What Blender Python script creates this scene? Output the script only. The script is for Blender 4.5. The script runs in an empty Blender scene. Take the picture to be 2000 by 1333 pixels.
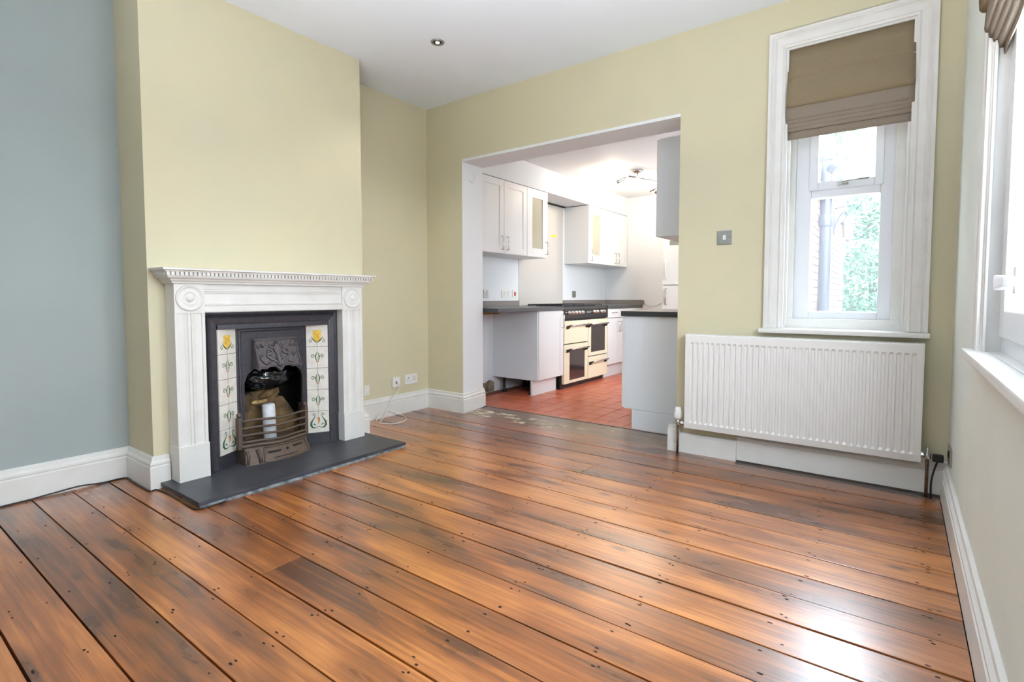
import bpy, bmesh, math, random
from mathutils import Vector, Matrix

random.seed(7)
SC = bpy.context.scene
COL = SC.collection
PI = math.pi

# ------------------------------------------------------------------ camera
CAM_H = 1.02
cam_d = bpy.data.cameras.new('camera')
cam = bpy.data.objects.new('camera', cam_d)
COL.objects.link(cam)
cam_d.sensor_width = 36.0
cam_d.sensor_fit = 'HORIZONTAL'
cam_d.lens = 1020.19 / 2000 * 36.0
cam_d.shift_x = -10.9 / 2000
cam_d.shift_y = -33.45 / 2000
cam_d.clip_start = 0.02
cam_d.clip_end = 200
cam.location = (0, 0, CAM_H)
cam.rotation_euler = (PI / 2 - 0.0504491, 0, 0.633171)
SC.camera = cam

# ------------------------------------------------------------------ world, lights, exposure
SC.view_settings.view_transform = 'Standard'
SC.view_settings.look = 'None'
SC.view_settings.gamma = 1
SC.view_settings.use_curve_mapping = False
SC.view_settings.exposure = 0.26

SKY = 27.0
w = bpy.data.worlds.new('sky')
SC.world = w
w.use_nodes = True
nt = w.node_tree
nt.nodes.clear()
wo = nt.nodes.new('ShaderNodeOutputWorld')
bg = nt.nodes.new('ShaderNodeBackground')
tc = nt.nodes.new('ShaderNodeTexCoord')
sp = nt.nodes.new('ShaderNodeSeparateXYZ')
rmp = nt.nodes.new('ShaderNodeValToRGB')
rmp.color_ramp.elements[0].position = 0.0
rmp.color_ramp.elements[0].color = (0.92, 0.95, 1.0, 1)
rmp.color_ramp.elements[1].position = 0.8
rmp.color_ramp.elements[1].color = (0.80, 0.89, 1.0, 1)
nt.links.new(tc.outputs['Generated'], sp.inputs[0])
nt.links.new(sp.outputs['Z'], rmp.inputs[0])
nt.links.new(rmp.outputs[0], bg.inputs[0])
bg.inputs[1].default_value = SKY
nt.links.new(bg.outputs[0], wo.inputs[0])


def area(name, loc, rot, sx, sy, energy, color=(1, 1, 1), portal=False, spread=None):
    d = bpy.data.lights.new(name, 'AREA')
    d.shape = 'RECTANGLE'
    d.size, d.size_y = sx, sy
    d.energy = energy
    d.color = color
    if spread:
        d.spread = spread
    if portal:
        d.cycles.is_portal = True
    o = bpy.data.objects.new(name, d)
    COL.objects.link(o)
    o.location = loc
    o.rotation_euler = rot
    return o


def point(name, loc, energy, color, r=0.03):
    d = bpy.data.lights.new(name, 'POINT')
    d.energy = energy
    d.color = color
    d.shadow_soft_size = r
    o = bpy.data.objects.new(name, d)
    COL.objects.link(o)
    o.location = loc
    return o


# portals guide the sky light in through the openings, the kitchen ones added
area('portal_side', (0.36, 1.58, 1.62), (0, PI / 2, 0), 1.55, 1.45, 1, portal=True)
area('portal_end', (-0.28, 3.62, 1.6), (-PI / 2, 0, 0), 0.46, 1.4, 1, portal=True)
area('portal_garden', (-1.36, 7.2, 1.05), (-PI / 2, 0, 0), 0.6, 2.1, 1, portal=True)
area('portal_kitchen', (-0.86, 5.05, 1.55), (0, PI / 2, 0), 1.0, 0.9, 1, portal=True)
# added fill light behind the camera, aimed up to even out the room
area('ceiling_fill', (-0.75, -0.45, 0.3), (PI - 0.35, 0, 0.0), 0.9, 0.9, 68, (0.97, 0.98, 1.0), spread=1.8)


# ------------------------------------------------------------------ materials
def lin(c):
    c = c / 255.0
    return c / 12.92 if c <= 0.04045 else ((c + 0.055) / 1.055) ** 2.4


def rgb(r, g, b):
    return (lin(r), lin(g), lin(b), 1)


def mat(name, col, rough=0.5, metal=0.0, noise=None, bump=None, spec=0.5, coat=0.0, trans=None):
    """noise=(scale, second colour, amount), bump=(scale, strength)"""
    m = bpy.data.materials.new(name)
    m.use_nodes = True
    t = m.node_tree
    b = t.nodes['Principled BSDF']
    b.inputs['Base Color'].default_value = col
    b.inputs['Roughness'].default_value = rough
    b.inputs['Metallic'].default_value = metal
    b.inputs['Specular IOR Level'].default_value = spec
    b.inputs['Coat Weight'].default_value = coat
    if noise or bump:
        g = t.nodes.new('ShaderNodeNewGeometry')
    if noise:
        n = t.nodes.new('ShaderNodeTexNoise')
        n.inputs['Scale'].default_value = noise[0]
        n.inputs['Detail'].default_value = 5
        t.links.new(g.outputs['Position'], n.inputs['Vector'])
        r = t.nodes.new('ShaderNodeValToRGB')
        r.color_ramp.elements[0].position = 0.35
        r.color_ramp.elements[1].position = 0.65
        k = noise[2]
        r.color_ramp.elements[0].color = col
        r.color_ramp.elements[1].color = tuple(col[i] * (1 - k) + noise[1][i] * k for i in range(3)) + (1,)
        t.links.new(n.outputs['Fac'], r.inputs[0])
        t.links.new(r.outputs[0], b.inputs['Base Color'])
    if bump:
        n2 = t.nodes.new('ShaderNodeTexNoise')
        n2.inputs['Scale'].default_value = bump[0]
        n2.inputs['Detail'].default_value = 4
        t.links.new(g.outputs['Position'], n2.inputs['Vector'])
        bp = t.nodes.new('ShaderNodeBump')
        bp.inputs['Strength'].default_value = bump[1]
        bp.inputs['Distance'].default_value = 0.004
        t.links.new(n2.outputs['Fac'], bp.inputs['Height'])
        t.links.new(bp.outputs[0], b.inputs['Normal'])
    return m


M = {}
M['paint'] = mat('pale_green_paint', rgb(211, 203, 172), 0.75, noise=(3.0, rgb(207, 201, 173), 1), bump=(220, 0.12), spec=0.25)
M['alcove_grey'] = mat('pale_grey_wall', rgb(166, 175, 174), 0.75, noise=(3.0, rgb(163, 173, 173), 1), bump=(220, 0.12), spec=0.25)
M['paint_side'] = mat('cream_grey_paint', rgb(230, 234, 226), 0.7, noise=(3.0, rgb(226, 231, 224), 1), bump=(220, 0.12), spec=0.3)
M['ceiling'] = mat('ceiling_paint', rgb(228, 235, 243), 0.85, noise=(2.0, rgb(225, 232, 241), 1), bump=(160, 0.08), spec=0.2)
M['white'] = mat('white_gloss_paint', rgb(228, 227, 224), 0.38, noise=(7, rgb(222, 221, 216), 1), bump=(40, 0.04))
M['white_wall'] = mat('white_wall_paint', rgb(230, 234, 237), 0.7, bump=(180, 0.08), spec=0.25)
M['mantel'] = mat('mantel_white_paint', rgb(224, 223, 219), 0.42, noise=(9, rgb(217, 216, 211), 1), bump=(60, 0.06))
M['upvc'] = mat('white_plastic', rgb(232, 235, 240), 0.3)
M['plastic'] = mat('white_socket_plastic', rgb(232, 231, 228), 0.35)
M['radiator'] = mat('radiator_enamel', rgb(230, 229, 226), 0.32)
M['iron'] = mat('black_cast_iron', rgb(62, 62, 68), 0.40, 0.3, noise=(40, rgb(74, 73, 79), 0.8), bump=(150, 0.25))
M['iron_brown'] = mat('rusty_cast_iron', rgb(84, 74, 66), 0.55, 0.2, noise=(30, rgb(104, 84, 68), 0.8), bump=(120, 0.3))
M['iron_relief'] = mat('worn_cast_iron', rgb(108, 102, 104), 0.34, 0.4, noise=(50, rgb(84, 79, 82), 0.8), bump=(150, 0.2))
M['slot'] = mat('dark_slot', rgb(14, 13, 13), 0.8)
M['soot'] = mat('soot', rgb(20, 19, 18), 0.95, bump=(60, 0.5))
M['fireclay'] = mat('sooty_fireclay', rgb(128, 102, 66), 0.9, noise=(11, rgb(58, 48, 36), 1), bump=(45, 0.5))
M['fireclay_pale'] = mat('pale_fireclay', rgb(198, 172, 112), 0.9, noise=(30, rgb(150, 122, 76), 1), bump=(60, 0.5))
M['bag'] = mat('black_plastic_film', rgb(16, 19, 24), 0.16, coat=0.4)
M['slate'] = mat('grey_slate', rgb(56, 58, 65), 0.42, noise=(8, rgb(68, 69, 76), 1), bump=(70, 0.12))
M['slate_edge'] = mat('chipped_slate_edge', rgb(64, 68, 74), 0.6, noise=(26, rgb(150, 158, 160), 0.7), bump=(50, 0.5))
M['tile_white'] = mat('cream_glazed_tile', rgb(226, 222, 214), 0.16, noise=(25, rgb(216, 211, 202), 1))
M['tulip'] = mat('tulip_yellow', rgb(208, 160, 44), 0.25, noise=(60, rgb(232, 198, 96), 1))
M['leafgreen'] = mat('motif_green', rgb(48, 98, 66), 0.25, noise=(60, rgb(92, 112, 70), 1))
M['motif_orange'] = mat('motif_orange', rgb(196, 122, 52), 0.25)
M['candle'] = mat('candle_wax', rgb(214, 218, 222), 0.5, noise=(20, rgb(196, 200, 206), 1))
M['chrome'] = mat('chrome', rgb(205, 205, 203), 0.14, 1.0)
M['brushed'] = mat('brushed_steel', rgb(168, 170, 166), 0.33, 0.85)
M['steel_panel'] = mat('grey_splashback', rgb(206, 203, 198), 0.4, 0.15)
M['copper'] = mat('painted_copper_pipe', rgb(116, 84, 60), 0.45, 0.4, noise=(60, rgb(80, 62, 50), 1))
M['black'] = mat('black_plastic', rgb(26, 26, 28), 0.5)
M['worktop'] = mat('dark_laminate', rgb(64, 65, 68), 0.35, noise=(160, rgb(88, 87, 88), 1))
M['worktop_edge'] = mat('dark_laminate_edge', rgb(52, 58, 60), 0.4)
M['upstand'] = mat('grey_laminate', rgb(124, 118, 116), 0.4, noise=(200, rgb(146, 139, 136), 1))
M['unit'] = mat('cabinet_white', rgb(231, 233, 233), 0.35)
M['unit_side'] = mat('cabinet_grey_side', rgb(226, 232, 238), 0.45)
M['cream'] = mat('cooker_cream_enamel', rgb(240, 230, 200), 0.22)
M['cooker_black'] = mat('cooker_black_enamel', rgb(36, 38, 42), 0.22)
M['oven_glass'] = mat('dark_oven_glass', rgb(58, 54, 54), 0.05, coat=0.6)
M['fridge'] = mat('fridge_white', rgb(232, 236, 235), 0.3)
M['terracotta'] = mat('quarry_tile', rgb(190, 96, 66), 0.32, noise=(9, rgb(206, 116, 84), 1), bump=(60, 0.12))
M['grout'] = mat('tile_grout', rgb(136, 82, 62), 0.9)
M['plaster'] = mat('bare_plaster', rgb(168, 152, 130), 0.9, noise=(14, rgb(96, 84, 72), 1), bump=(40, 0.6))
M['raw_wood'] = mat('raw_timber', rgb(176, 128, 78), 0.7)
M['cable_white'] = mat('white_cable', rgb(230, 226, 214), 0.4)
M['cable_black'] = mat('black_cable', rgb(24, 23, 25), 0.45)
M['red'] = mat('red_switch', rgb(200, 30, 24), 0.4)
M['sticker'] = mat('yellow_sticker', rgb(236, 226, 70), 0.5)
M['paver'] = mat('pale_paving', rgb(186, 184, 180), 0.9, noise=(3, rgb(172, 170, 166), 1))
M['mortar'] = mat('mortar', rgb(108, 104, 102), 0.9)
M['brick'] = mat('pale_red_brick', rgb(128, 96, 86), 0.9, noise=(2.5, rgb(140, 110, 100), 1), bump=(40, 0.3))
M['drain'] = mat('drainpipe_paint', rgb(48, 52, 66), 0.45)
M['bark'] = mat('bark', rgb(70, 62, 52), 0.9)
M['leaf'] = mat('leaf_green', rgb(66, 104, 60), 0.6, noise=(1.6, rgb(88, 122, 70), 1))
M['leaf2'] = mat('leaf_blue_green', rgb(58, 96, 74), 0.6, noise=(1.6, rgb(76, 112, 84), 1))
M['subfloor'] = mat('dark_underfloor', rgb(18, 13, 9), 0.9)
M['nail'] = mat('nail_hole', rgb(24, 17, 14), 0.7)
M['debris'] = mat('plaster_dust', rgb(212, 204, 188), 0.9, noise=(20, rgb(168, 150, 122), 1))
M['lantern_glass'] = mat('lantern_frosted_glass', rgb(128, 122, 104), 0.3)
M['headrail'] = mat('headrail', rgb(190, 184, 170), 0.5)


def glass(name, tint=(0.96, 0.98, 0.99, 1), gloss=0.07, rough=0.02, haze=0.0):
    m = bpy.data.materials.new(name)
    m.use_nodes = True
    t = m.node_tree
    t.nodes.clear()
    o = t.nodes.new('ShaderNodeOutputMaterial')
    tr = t.nodes.new('ShaderNodeBsdfTransparent')
    tr.inputs[0].default_value = tint
    gl = t.nodes.new('ShaderNodeBsdfGlossy')
    gl.inputs['Roughness'].default_value = rough
    mx = t.nodes.new('ShaderNodeMixShader')
    mx.inputs[0].default_value = gloss
    t.links.new(tr.outputs[0], mx.inputs[1])
    t.links.new(gl.outputs[0], mx.inputs[2])
    last = mx
    if haze:
        df = t.nodes.new('ShaderNodeBsdfTranslucent')
        df.inputs[0].default_value = (0.9, 0.95, 1.0, 1)
        m2 = t.nodes.new('ShaderNodeMixShader')
        m2.inputs[0].default_value = haze
        t.links.new(mx.outputs[0], m2.inputs[1])
        t.links.new(df.outputs[0], m2.inputs[2])
        last = m2
    t.links.new(last.outputs[0], o.inputs[0])
    return m


M['glass'] = glass('window_glass', gloss=0.04, haze=0.042)
M['frosted'] = glass('frosted_cabinet_glass', (0.9, 0.9, 0.84, 1), 0.08, 0.25, haze=0.2)
fd = M['frosted'].node_tree
_df = fd.nodes.new('ShaderNodeBsdfDiffuse')
_df.inputs[0].default_value = rgb(222, 218, 196)
_m = fd.nodes.new('ShaderNodeMixShader')
_m.inputs[0].default_value = 0.6
_o = [n for n in fd.nodes if n.type == 'OUTPUT_MATERIAL'][0]
fd.links.new(_o.inputs[0].links[0].from_socket, _m.inputs[1])
fd.links.new(_df.outputs[0], _m.inputs[2])
fd.links.new(_m.outputs[0], _o.inputs[0])


def fabric(name, c1, c2, transl):
    m = bpy.data.materials.new(name)
    m.use_nodes = True
    t = m.node_tree
    t.nodes.clear()
    o = t.nodes.new('ShaderNodeOutputMaterial')
    d = t.nodes.new('ShaderNodeBsdfDiffuse')
    s = t.nodes.new('ShaderNodeBsdfTranslucent')
    mx = t.nodes.new('ShaderNodeMixShader')
    mx.inputs[0].default_value = transl
    g = t.nodes.new('ShaderNodeNewGeometry')
    mp = t.nodes.new('ShaderNodeMapping')
    mp.inputs['Scale'].default_value = (140, 140, 260)
    n = t.nodes.new('ShaderNodeTexNoise')
    n.inputs['Scale'].default_value = 1.0
    n.inputs['Detail'].default_value = 3
    r = t.nodes.new('ShaderNodeValToRGB')
    r.color_ramp.elements[0].color = c1
    r.color_ramp.elements[1].color = c2
    t.links.new(g.outputs['Position'], mp.inputs[0])
    t.links.new(mp.outputs[0], n.inputs['Vector'])
    t.links.new(n.outputs['Fac'], r.inputs[0])
    t.links.new(r.outputs[0], d.inputs[0])
    t.links.new(r.outputs[0], s.inputs[0])
    t.links.new(d.outputs[0], mx.inputs[1])
    t.links.new(s.outputs[0], mx.inputs[2])
    t.links.new(mx.outputs[0], o.inputs[0])
    return m


M['blind'] = fabric('taupe_blind_cloth', rgb(138, 122, 98), rgb(164, 148, 122), 0.16)
M['blind_lined'] = fabric('taupe_blind_folds', rgb(136, 124, 112), rgb(158, 146, 132), 0.05)


def wood(name, dark, mid, light, rough=0.26, stain=0.5):
    """stained pine boards: grain along X, a tone of its own per board"""
    m = bpy.data.materials.new(name)
    m.use_nodes = True
    t = m.node_tree
    b = t.nodes['Principled BSDF']
    g = t.nodes.new('ShaderNodeNewGeometry')
    oi = t.nodes.new('ShaderNodeObjectInfo')
    off = t.nodes.new('ShaderNodeVectorMath')
    off.operation = 'MULTIPLY_ADD'
    cmb = t.nodes.new('ShaderNodeCombineXYZ')
    t.links.new(oi.outputs['Random'], cmb.inputs[0])
    t.links.new(oi.outputs['Random'], cmb.inputs[1])
    off.inputs[1].default_value = (31, 17, 0)
    t.links.new(cmb.outputs[0], off.inputs[0])
    t.links.new(g.outputs['Position'], off.inputs[2])

    def noise(scale, detail, dist=0.0):
        mp = t.nodes.new('ShaderNodeMapping')
        mp.inputs['Scale'].default_value = scale
        t.links.new(off.outputs[0], mp.inputs[0])
        n = t.nodes.new('ShaderNodeTexNoise')
        n.inputs['Scale'].default_value = 1
        n.inputs['Detail'].default_value = detail
        n.inputs['Distortion'].default_value = dist
        t.links.new(mp.outputs[0], n.inputs['Vector'])
        return n
    grain = noise((2.2, 62, 10), 6, 0.6)
    blot = noise((1.7, 7.5, 1), 4, 0.3)
    fine = noise((7, 260, 10), 3)

    def math_(op, a, b_, c=None):
        n = t.nodes.new('ShaderNodeMath')
        n.operation = op
        for i, v in enumerate((a, b_, c)):
            if v is None:
                continue
            if isinstance(v, (int, float)):
                n.inputs[i].default_value = v
            else:
                t.links.new(v, n.inputs[i])
        return n.outputs[0]
    s = math_('MULTIPLY_ADD', grain.outputs['Fac'], 0.55, 0)
    s = math_('MULTIPLY_ADD', blot.outputs['Fac'], 0.95, s)
    s = math_('MULTIPLY_ADD', fine.outputs['Fac'], 0.18, s)
    rnd = math_('MULTIPLY_ADD', oi.outputs['Random'], 0.26, -0.13)
    s = math_('ADD', s, rnd)
    s = math_('SUBTRACT', s, 0.34)
    r = t.nodes.new('ShaderNodeValToRGB')
    e = r.color_ramp.elements
    e[0].position, e[0].color = 0.28, dark
    e[1].position, e[1].color = 0.72, light
    x = e.new(0.5)
    x.color = mid
    t.links.new(s, r.inputs[0])
    # knots
    mp = t.nodes.new('ShaderNodeMapping')
    mp.inputs['Scale'].default_value = (2.3, 6.2, 1)
    t.links.new(off.outputs[0], mp.inputs[0])
    v = t.nodes.new('ShaderNodeTexVoronoi')
    v.inputs['Scale'].default_value = 1
    v.inputs['Randomness'].default_value = 1
    t.links.new(mp.outputs[0], v.inputs['Vector'])
    kr = t.nodes.new('ShaderNodeMapRange')
    kr.inputs['From Min'].default_value = 0.03
    kr.inputs['From Max'].default_value = 0.13
    kr.inputs['To Min'].default_value = 0.85
    kr.inputs['To Max'].default_value = 0.0
    t.links.new(v.outputs['Distance'], kr.inputs[0])
    mx = t.nodes.new('ShaderNodeMix')
    mx.data_type = 'RGBA'
    t.links.new(kr.outputs[0], mx.inputs['Factor'])
    t.links.new(r.outputs[0], mx.inputs['A'])
    mx.inputs['B'].default_value = tuple(c * 0.45 for c in dark[:3]) + (1,)
    # dark stains left in the finish
    st = noise((1.1, 2.4, 1), 3, 0.5)
    sr = t.nodes.new('ShaderNodeMapRange')
    sr.inputs['From Min'].default_value = 0.5
    sr.inputs['From Max'].default_value = 0.85
    sr.inputs['To Max'].default_value = stain
    t.links.new(st.outputs['Fac'], sr.inputs[0])
    mx2 = t.nodes.new('ShaderNodeMix')
    mx2.data_type = 'RGBA'
    t.links.new(sr.outputs[0], mx2.inputs['Factor'])
    t.links.new(mx.outputs['Result'], mx2.inputs['A'])
    mx2.inputs['B'].default_value = dark
    t.links.new(mx2.outputs['Result'], b.inputs['Base Color'])
    rr = t.nodes.new('ShaderNodeMapRange')
    rr.inputs['To Min'].default_value = rough - 0.07
    rr.inputs['To Max'].default_value = rough + 0.12
    t.links.new(blot.outputs['Fac'], rr.inputs[0])
    t.links.new(rr.outputs[0], b.inputs['Roughness'])
    b.inputs['Specular IOR Level'].default_value = 0.4
    b.inputs['Coat Weight'].default_value = 0.9
    b.inputs['Coat IOR'].default_value = 1.72
    b.inputs['Coat Roughness'].default_value = 0.32
    bp = t.nodes.new('ShaderNodeBump')
    bp.inputs['Strength'].default_value = 0.14
    bp.inputs['Distance'].default_value = 0.003
    t.links.new(grain.outputs['Fac'], bp.inputs['Height'])
    t.links.new(bp.outputs[0], b.inputs['Normal'])
    return m


M['board'] = wood('stained_pine', rgb(86, 47, 20), rgb(152, 86, 33), rgb(204, 130, 62), 0.27, 0.45)
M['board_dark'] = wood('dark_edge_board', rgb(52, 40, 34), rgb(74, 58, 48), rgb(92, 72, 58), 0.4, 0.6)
M['board_sill'] = wood('dusty_threshold_board', rgb(92, 66, 44), rgb(138, 108, 76), rgb(176, 150, 116), 0.4, 0.6)


# ------------------------------------------------------------------ mesh helpers
class MB:
    def __init__(s):
        s.v, s.f, s.mi, s.sm = [], [], [], []

    def add(s, verts, faces, mi=0, smooth=False):
        k = len(s.v)
        s.v += [tuple(v) for v in verts]
        s.f += [tuple(i + k for i in f) for f in faces]
        s.mi += [mi] * len(faces)
        s.sm += [smooth] * len(faces)
        return s

    def box(s, x0, x1, y0, y1, z0, z1, mi=0):
        x0, x1 = min(x0, x1), max(x0, x1)
        y0, y1 = min(y0, y1), max(y0, y1)
        z0, z1 = min(z0, z1), max(z0, z1)
        v = [(x0, y0, z0), (x1, y0, z0), (x1, y1, z0), (x0, y1, z0), (x0, y0, z1), (x1, y0, z1), (x1, y1, z1), (x0, y1, z1)]
        f = [(0, 3, 2, 1), (4, 5, 6, 7), (0, 1, 5, 4), (1, 2, 6, 5), (2, 3, 7, 6), (3, 0, 4, 7)]
        return s.add(v, f, mi)

    def hexa(s, b, t, mi=0):
        """four bottom and four top corners, counter-clockwise from above"""
        return s.add(list(b) + list(t), [(3, 2, 1, 0), (4, 5, 6, 7), (0, 1, 5, 4), (1, 2, 6, 5), (2, 3, 7, 6), (3, 0, 4, 7)], mi)

    def tube(s, pts, r, n=10, mi=0, cap=True):
        pts = [Vector(p) for p in pts]
        rs = r if isinstance(r, (list, tuple)) else [r] * len(pts)
        rings = []
        up = None
        for i, p in enumerate(pts):
            d = (pts[min(i + 1, len(pts) - 1)] - pts[max(i - 1, 0)]).normalized()
            if up is None:
                up = Vector((0, 0, 1)) if abs(d.z) < 0.9 else Vector((1, 0, 0))
            a = d.cross(up)
            if a.length < 1e-6:
                a = d.orthogonal()
            a.normalize()
            b = a.cross(d).normalized()
            up = b
            rings.append([p + (a * math.cos(2 * PI * k / n) + b * math.sin(2 * PI * k / n)) * rs[i] for k in range(n)])
        v = [q for ring in rings for q in ring]
        f = []
        for i in range(len(rings) - 1):
            for k in range(n):
                f.append((i * n + k, i * n + (k + 1) % n, (i + 1) * n + (k + 1) % n, (i + 1) * n + k))
        s.add(v, f, mi, True)
        if cap:
            s.add(rings[0], [tuple(range(n - 1, -1, -1))][:1], mi)
            s.add(rings[-1], [tuple(range(n))], mi)
        return s

    def lathe(s, prof, c, axis='Z', n=24, mi=0, smooth=True):
        """prof: (radius, height) pairs along the axis from point c"""
        c = Vector(c)
        ax = {'X': (Vector((0, 1, 0)), Vector((0, 0, 1)), Vector((1, 0, 0))), 'Y': (Vector((0, 0, 1)), Vector((1, 0, 0)), Vector((0, 1, 0))),
              'Z': (Vector((1, 0, 0)), Vector((0, 1, 0)), Vector((0, 0, 1)))}[axis]
        v, f = [], []
        for r, h in prof:
            for k in range(n):
                a = 2 * PI * k / n
                v.append(c + ax[0] * (r * math.cos(a)) + ax[1] * (r * math.sin(a)) + ax[2] * h)
        for i in range(len(prof) - 1):
            for k in range(n):
                f.append((i * n + k, i * n + (k + 1) % n, (i + 1) * n + (k + 1) % n, (i + 1) * n + k))
        s.add(v, f, mi, smooth)
        if prof[0][0] > 1e-5:
            s.add(v[:n], [tuple(range(n - 1, -1, -1))], mi)
        if prof[-1][0] > 1e-5:
            s.add(v[-n:], [tuple(range(n))], mi)
        return s

    def prism(s, poly, h0, h1, to3, mi=0):
        """2D polygon extruded between h0 and h1; to3(u, v, h) -> point"""
        n = len(poly)
        v = [to3(u, w_, h0) for u, w_ in poly] + [to3(u, w_, h1) for u, w_ in poly]
        f = [tuple(range(n - 1, -1, -1)), tuple(range(n, 2 * n))]
        f += [(i, (i + 1) % n, n + (i + 1) % n, n + i) for i in range(n)]
        return s.add(v, f, mi)

    def sweep(s, path, prof, side=1, mi=0, capped=True, smooth=False):
        """profile (offset, z) swept along a horizontal polyline with mitred corners; side=+1 offsets to the right of travel"""
        P2 = [Vector((p[0], p[1])) for p in path]
        z0 = path[0][2] if len(path[0]) > 2 else 0.0
        off = []
        for i, p in enumerate(P2):
            ds = []
            if i > 0:
                ds.append((p - P2[i - 1]).normalized())
            if i < len(P2) - 1:
                ds.append((P2[i + 1] - p).normalized())
            ns = [Vector((d.y, -d.x)) * side for d in ds]
            if len(ns) == 1:
                off.append(ns[0])
            else:
                m_ = ns[0] + ns[1]
                off.append(m_ / max(1e-6, m_.dot(ns[0])) if m_.length > 1e-6 else ns[0])
        v, f = [], []
        n = len(prof)
        for i, p in enumerate(P2):
            for u, z in prof:
                q = p + off[i] * u
                v.append((q.x, q.y, z0 + z))
        for i in range(len(P2) - 1):
            for k in range(n - 1):
                f.append((i * n + k, i * n + k + 1, (i + 1) * n + k + 1, (i + 1) * n + k))
        s.add(v, f, mi, smooth)
        if capped:
            s.add(v[:n], [tuple(range(n))], mi)
            s.add(v[-n:], [tuple(range(n - 1, -1, -1))], mi)
        return s

    def strip2(s, pts, wd, to3, mi=0):
        """flat ribbon along 2D points; wd a number or one per point"""
        ws = wd if isinstance(wd, (list, tuple)) else [wd] * len(pts)
        P2 = [Vector(p) for p in pts]
        v = []
        for i, p in enumerate(P2):
            d = (P2[min(i + 1, len(P2) - 1)] - P2[max(i - 1, 0)])
            d = d.normalized() if d.length > 1e-9 else Vector((1, 0))
            nrm = Vector((-d.y, d.x)) * (ws[i] / 2)
            v += [to3(*(p + nrm)), to3(*(p - nrm))]
        f = [(2 * i, 2 * i + 1, 2 * i + 3, 2 * i + 2) for i in range(len(P2) - 1)]
        return s.add(v, f, mi)

    def build(s, name, mats, parent=None, bevel=0.0, fix=True):
        me = bpy.data.meshes.new(name)
        org = Vector((0, 0, 0))
        if parent is not None:
            p = parent
            while p is not None:
                org += p.location
                p = p.parent
        me.from_pydata([tuple(Vector(v) - org) for v in s.v], [], s.f)
        if not isinstance(mats, (list, tuple)):
            mats = [mats]
        for m in mats:
            me.materials.append(m)
        me.polygons.foreach_set('material_index', s.mi)
        me.polygons.foreach_set('use_smooth', s.sm)
        if bevel or fix:
            bm = bmesh.new()
            bm.from_mesh(me)
            if fix:
                if not bevel:
                    bmesh.ops.remove_doubles(bm, verts=bm.verts, dist=1e-6)
                bmesh.ops.recalc_face_normals(bm, faces=bm.faces)
            if bevel:
                ed = [e for e in bm.edges if len(e.link_faces) == 2 and e.calc_face_angle(0) > 0.5]
                bmesh.ops.bevel(bm, geom=ed, offset=bevel, segments=2, profile=0.7, affect='EDGES', clamp_overlap=True)
            bm.to_mesh(me)
            bm.free()
        me.update()
        o = bpy.data.objects.new(name, me)
        COL.objects.link(o)
        if parent is not None:
            o.parent = parent
        return o


def tag(o, label=None, cat=None, group=None, kind=None):
    if label:
        o['label'] = label
    if cat:
        o['category'] = cat
    if group:
        o['group'] = group
    if kind:
        o['kind'] = kind
    return o


def thing(name, loc, label, cat, group=None, kind=None):
    o = bpy.data.objects.new(name, None)
    o.empty_display_size = 0.05
    COL.objects.link(o)
    o.location = loc
    return tag(o, label, cat, group, kind)


def B(*a, **k):
    return MB().box(*a, **k)


def arc(cx, cy, r, a0, a1, n=12):
    return [(cx + r * math.cos(math.radians(a0 + (a1 - a0) * i / n)), cy + r * math.sin(math.radians(a0 + (a1 - a0) * i / n))) for i in range(n + 1)]


def spiral(cx, cy, r0, r1, a0, a1, n=18):
    out = []
    for i in range(n + 1):
        t_ = i / n
        a = math.radians(a0 + (a1 - a0) * t_)
        r = r0 + (r1 - r0) * t_
        out.append((cx + r * math.cos(a), cy + r * math.sin(a)))
    return out


# ------------------------------------------------------------------ the room shell
XL, XB, XR = -3.535, -3.19, 0.215        # left wall, chimney breast face, right wall
YB, YK = 3.41, 3.745                     # partition: room face, kitchen face
YF = -1.9                                # front wall behind the camera
ZC = 2.725
KL, KR, KB, KC = -3.60, -1.0, 7.12, 2.46  # kitchen walls and ceiling
OX0, OX1, OZ = -3.10, -1.19, 2.195       # opening to the kitchen

# wall_left: the alcove side is a greyer colour than the recess
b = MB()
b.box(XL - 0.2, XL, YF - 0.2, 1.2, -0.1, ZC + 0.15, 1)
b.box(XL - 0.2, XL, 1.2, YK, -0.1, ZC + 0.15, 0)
tag(b.build('wall_left', [M['paint'], M['alcove_grey']], fix=False), 'left wall, grey in the alcove and pale green beyond the chimney breast', kind='structure')
# chimney breast round the fireplace hole
b = MB()
b.box(XL - 0.1, XB, 1.065, 1.36, -0.05, ZC + 0.1)
b.box(XL - 0.1, XB, 2.09, 2.425, -0.05, ZC + 0.1)
b.box(XL - 0.1, XB, 1.36, 2.09, 0.9, ZC + 0.1)
tag(b.build('wall_chimney', M['paint'], fix=False), 'pale green chimney breast above the fireplace', kind='structure')
# partition with the opening and the window hole; white splayed reveal
W1 = (-0.575, 0.025, 0.86, 2.455)
b = MB()
UP = lambda u, v_, h: (u, v_, h)
b.prism([(XL - 0.3, YB), (OX0, YB), (OX0 - 0.06, YK), (XL - 0.3, YK)], -0.1, ZC + 0.1, UP)
b.prism([(OX0, YB), (OX1, YB), (OX1, YK), (OX0 - 0.06, YK)], OZ + 0.02, ZC + 0.1, UP)
b.box(OX1, W1[0], YB, YK, -0.1, ZC + 0.1)
b.box(W1[1], XR + 0.4, YB, YK, -0.1, ZC + 0.1)
b.box(W1[0], W1[1], YB, YK, -0.1, W1[2] - 0.03)
b.box(W1[0], W1[1], YB, YK, W1[3], ZC + 0.1)
tag(b.build('wall_back', M['paint'], fix=False), 'pale green end wall with the kitchen opening and window', kind='structure')
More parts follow.
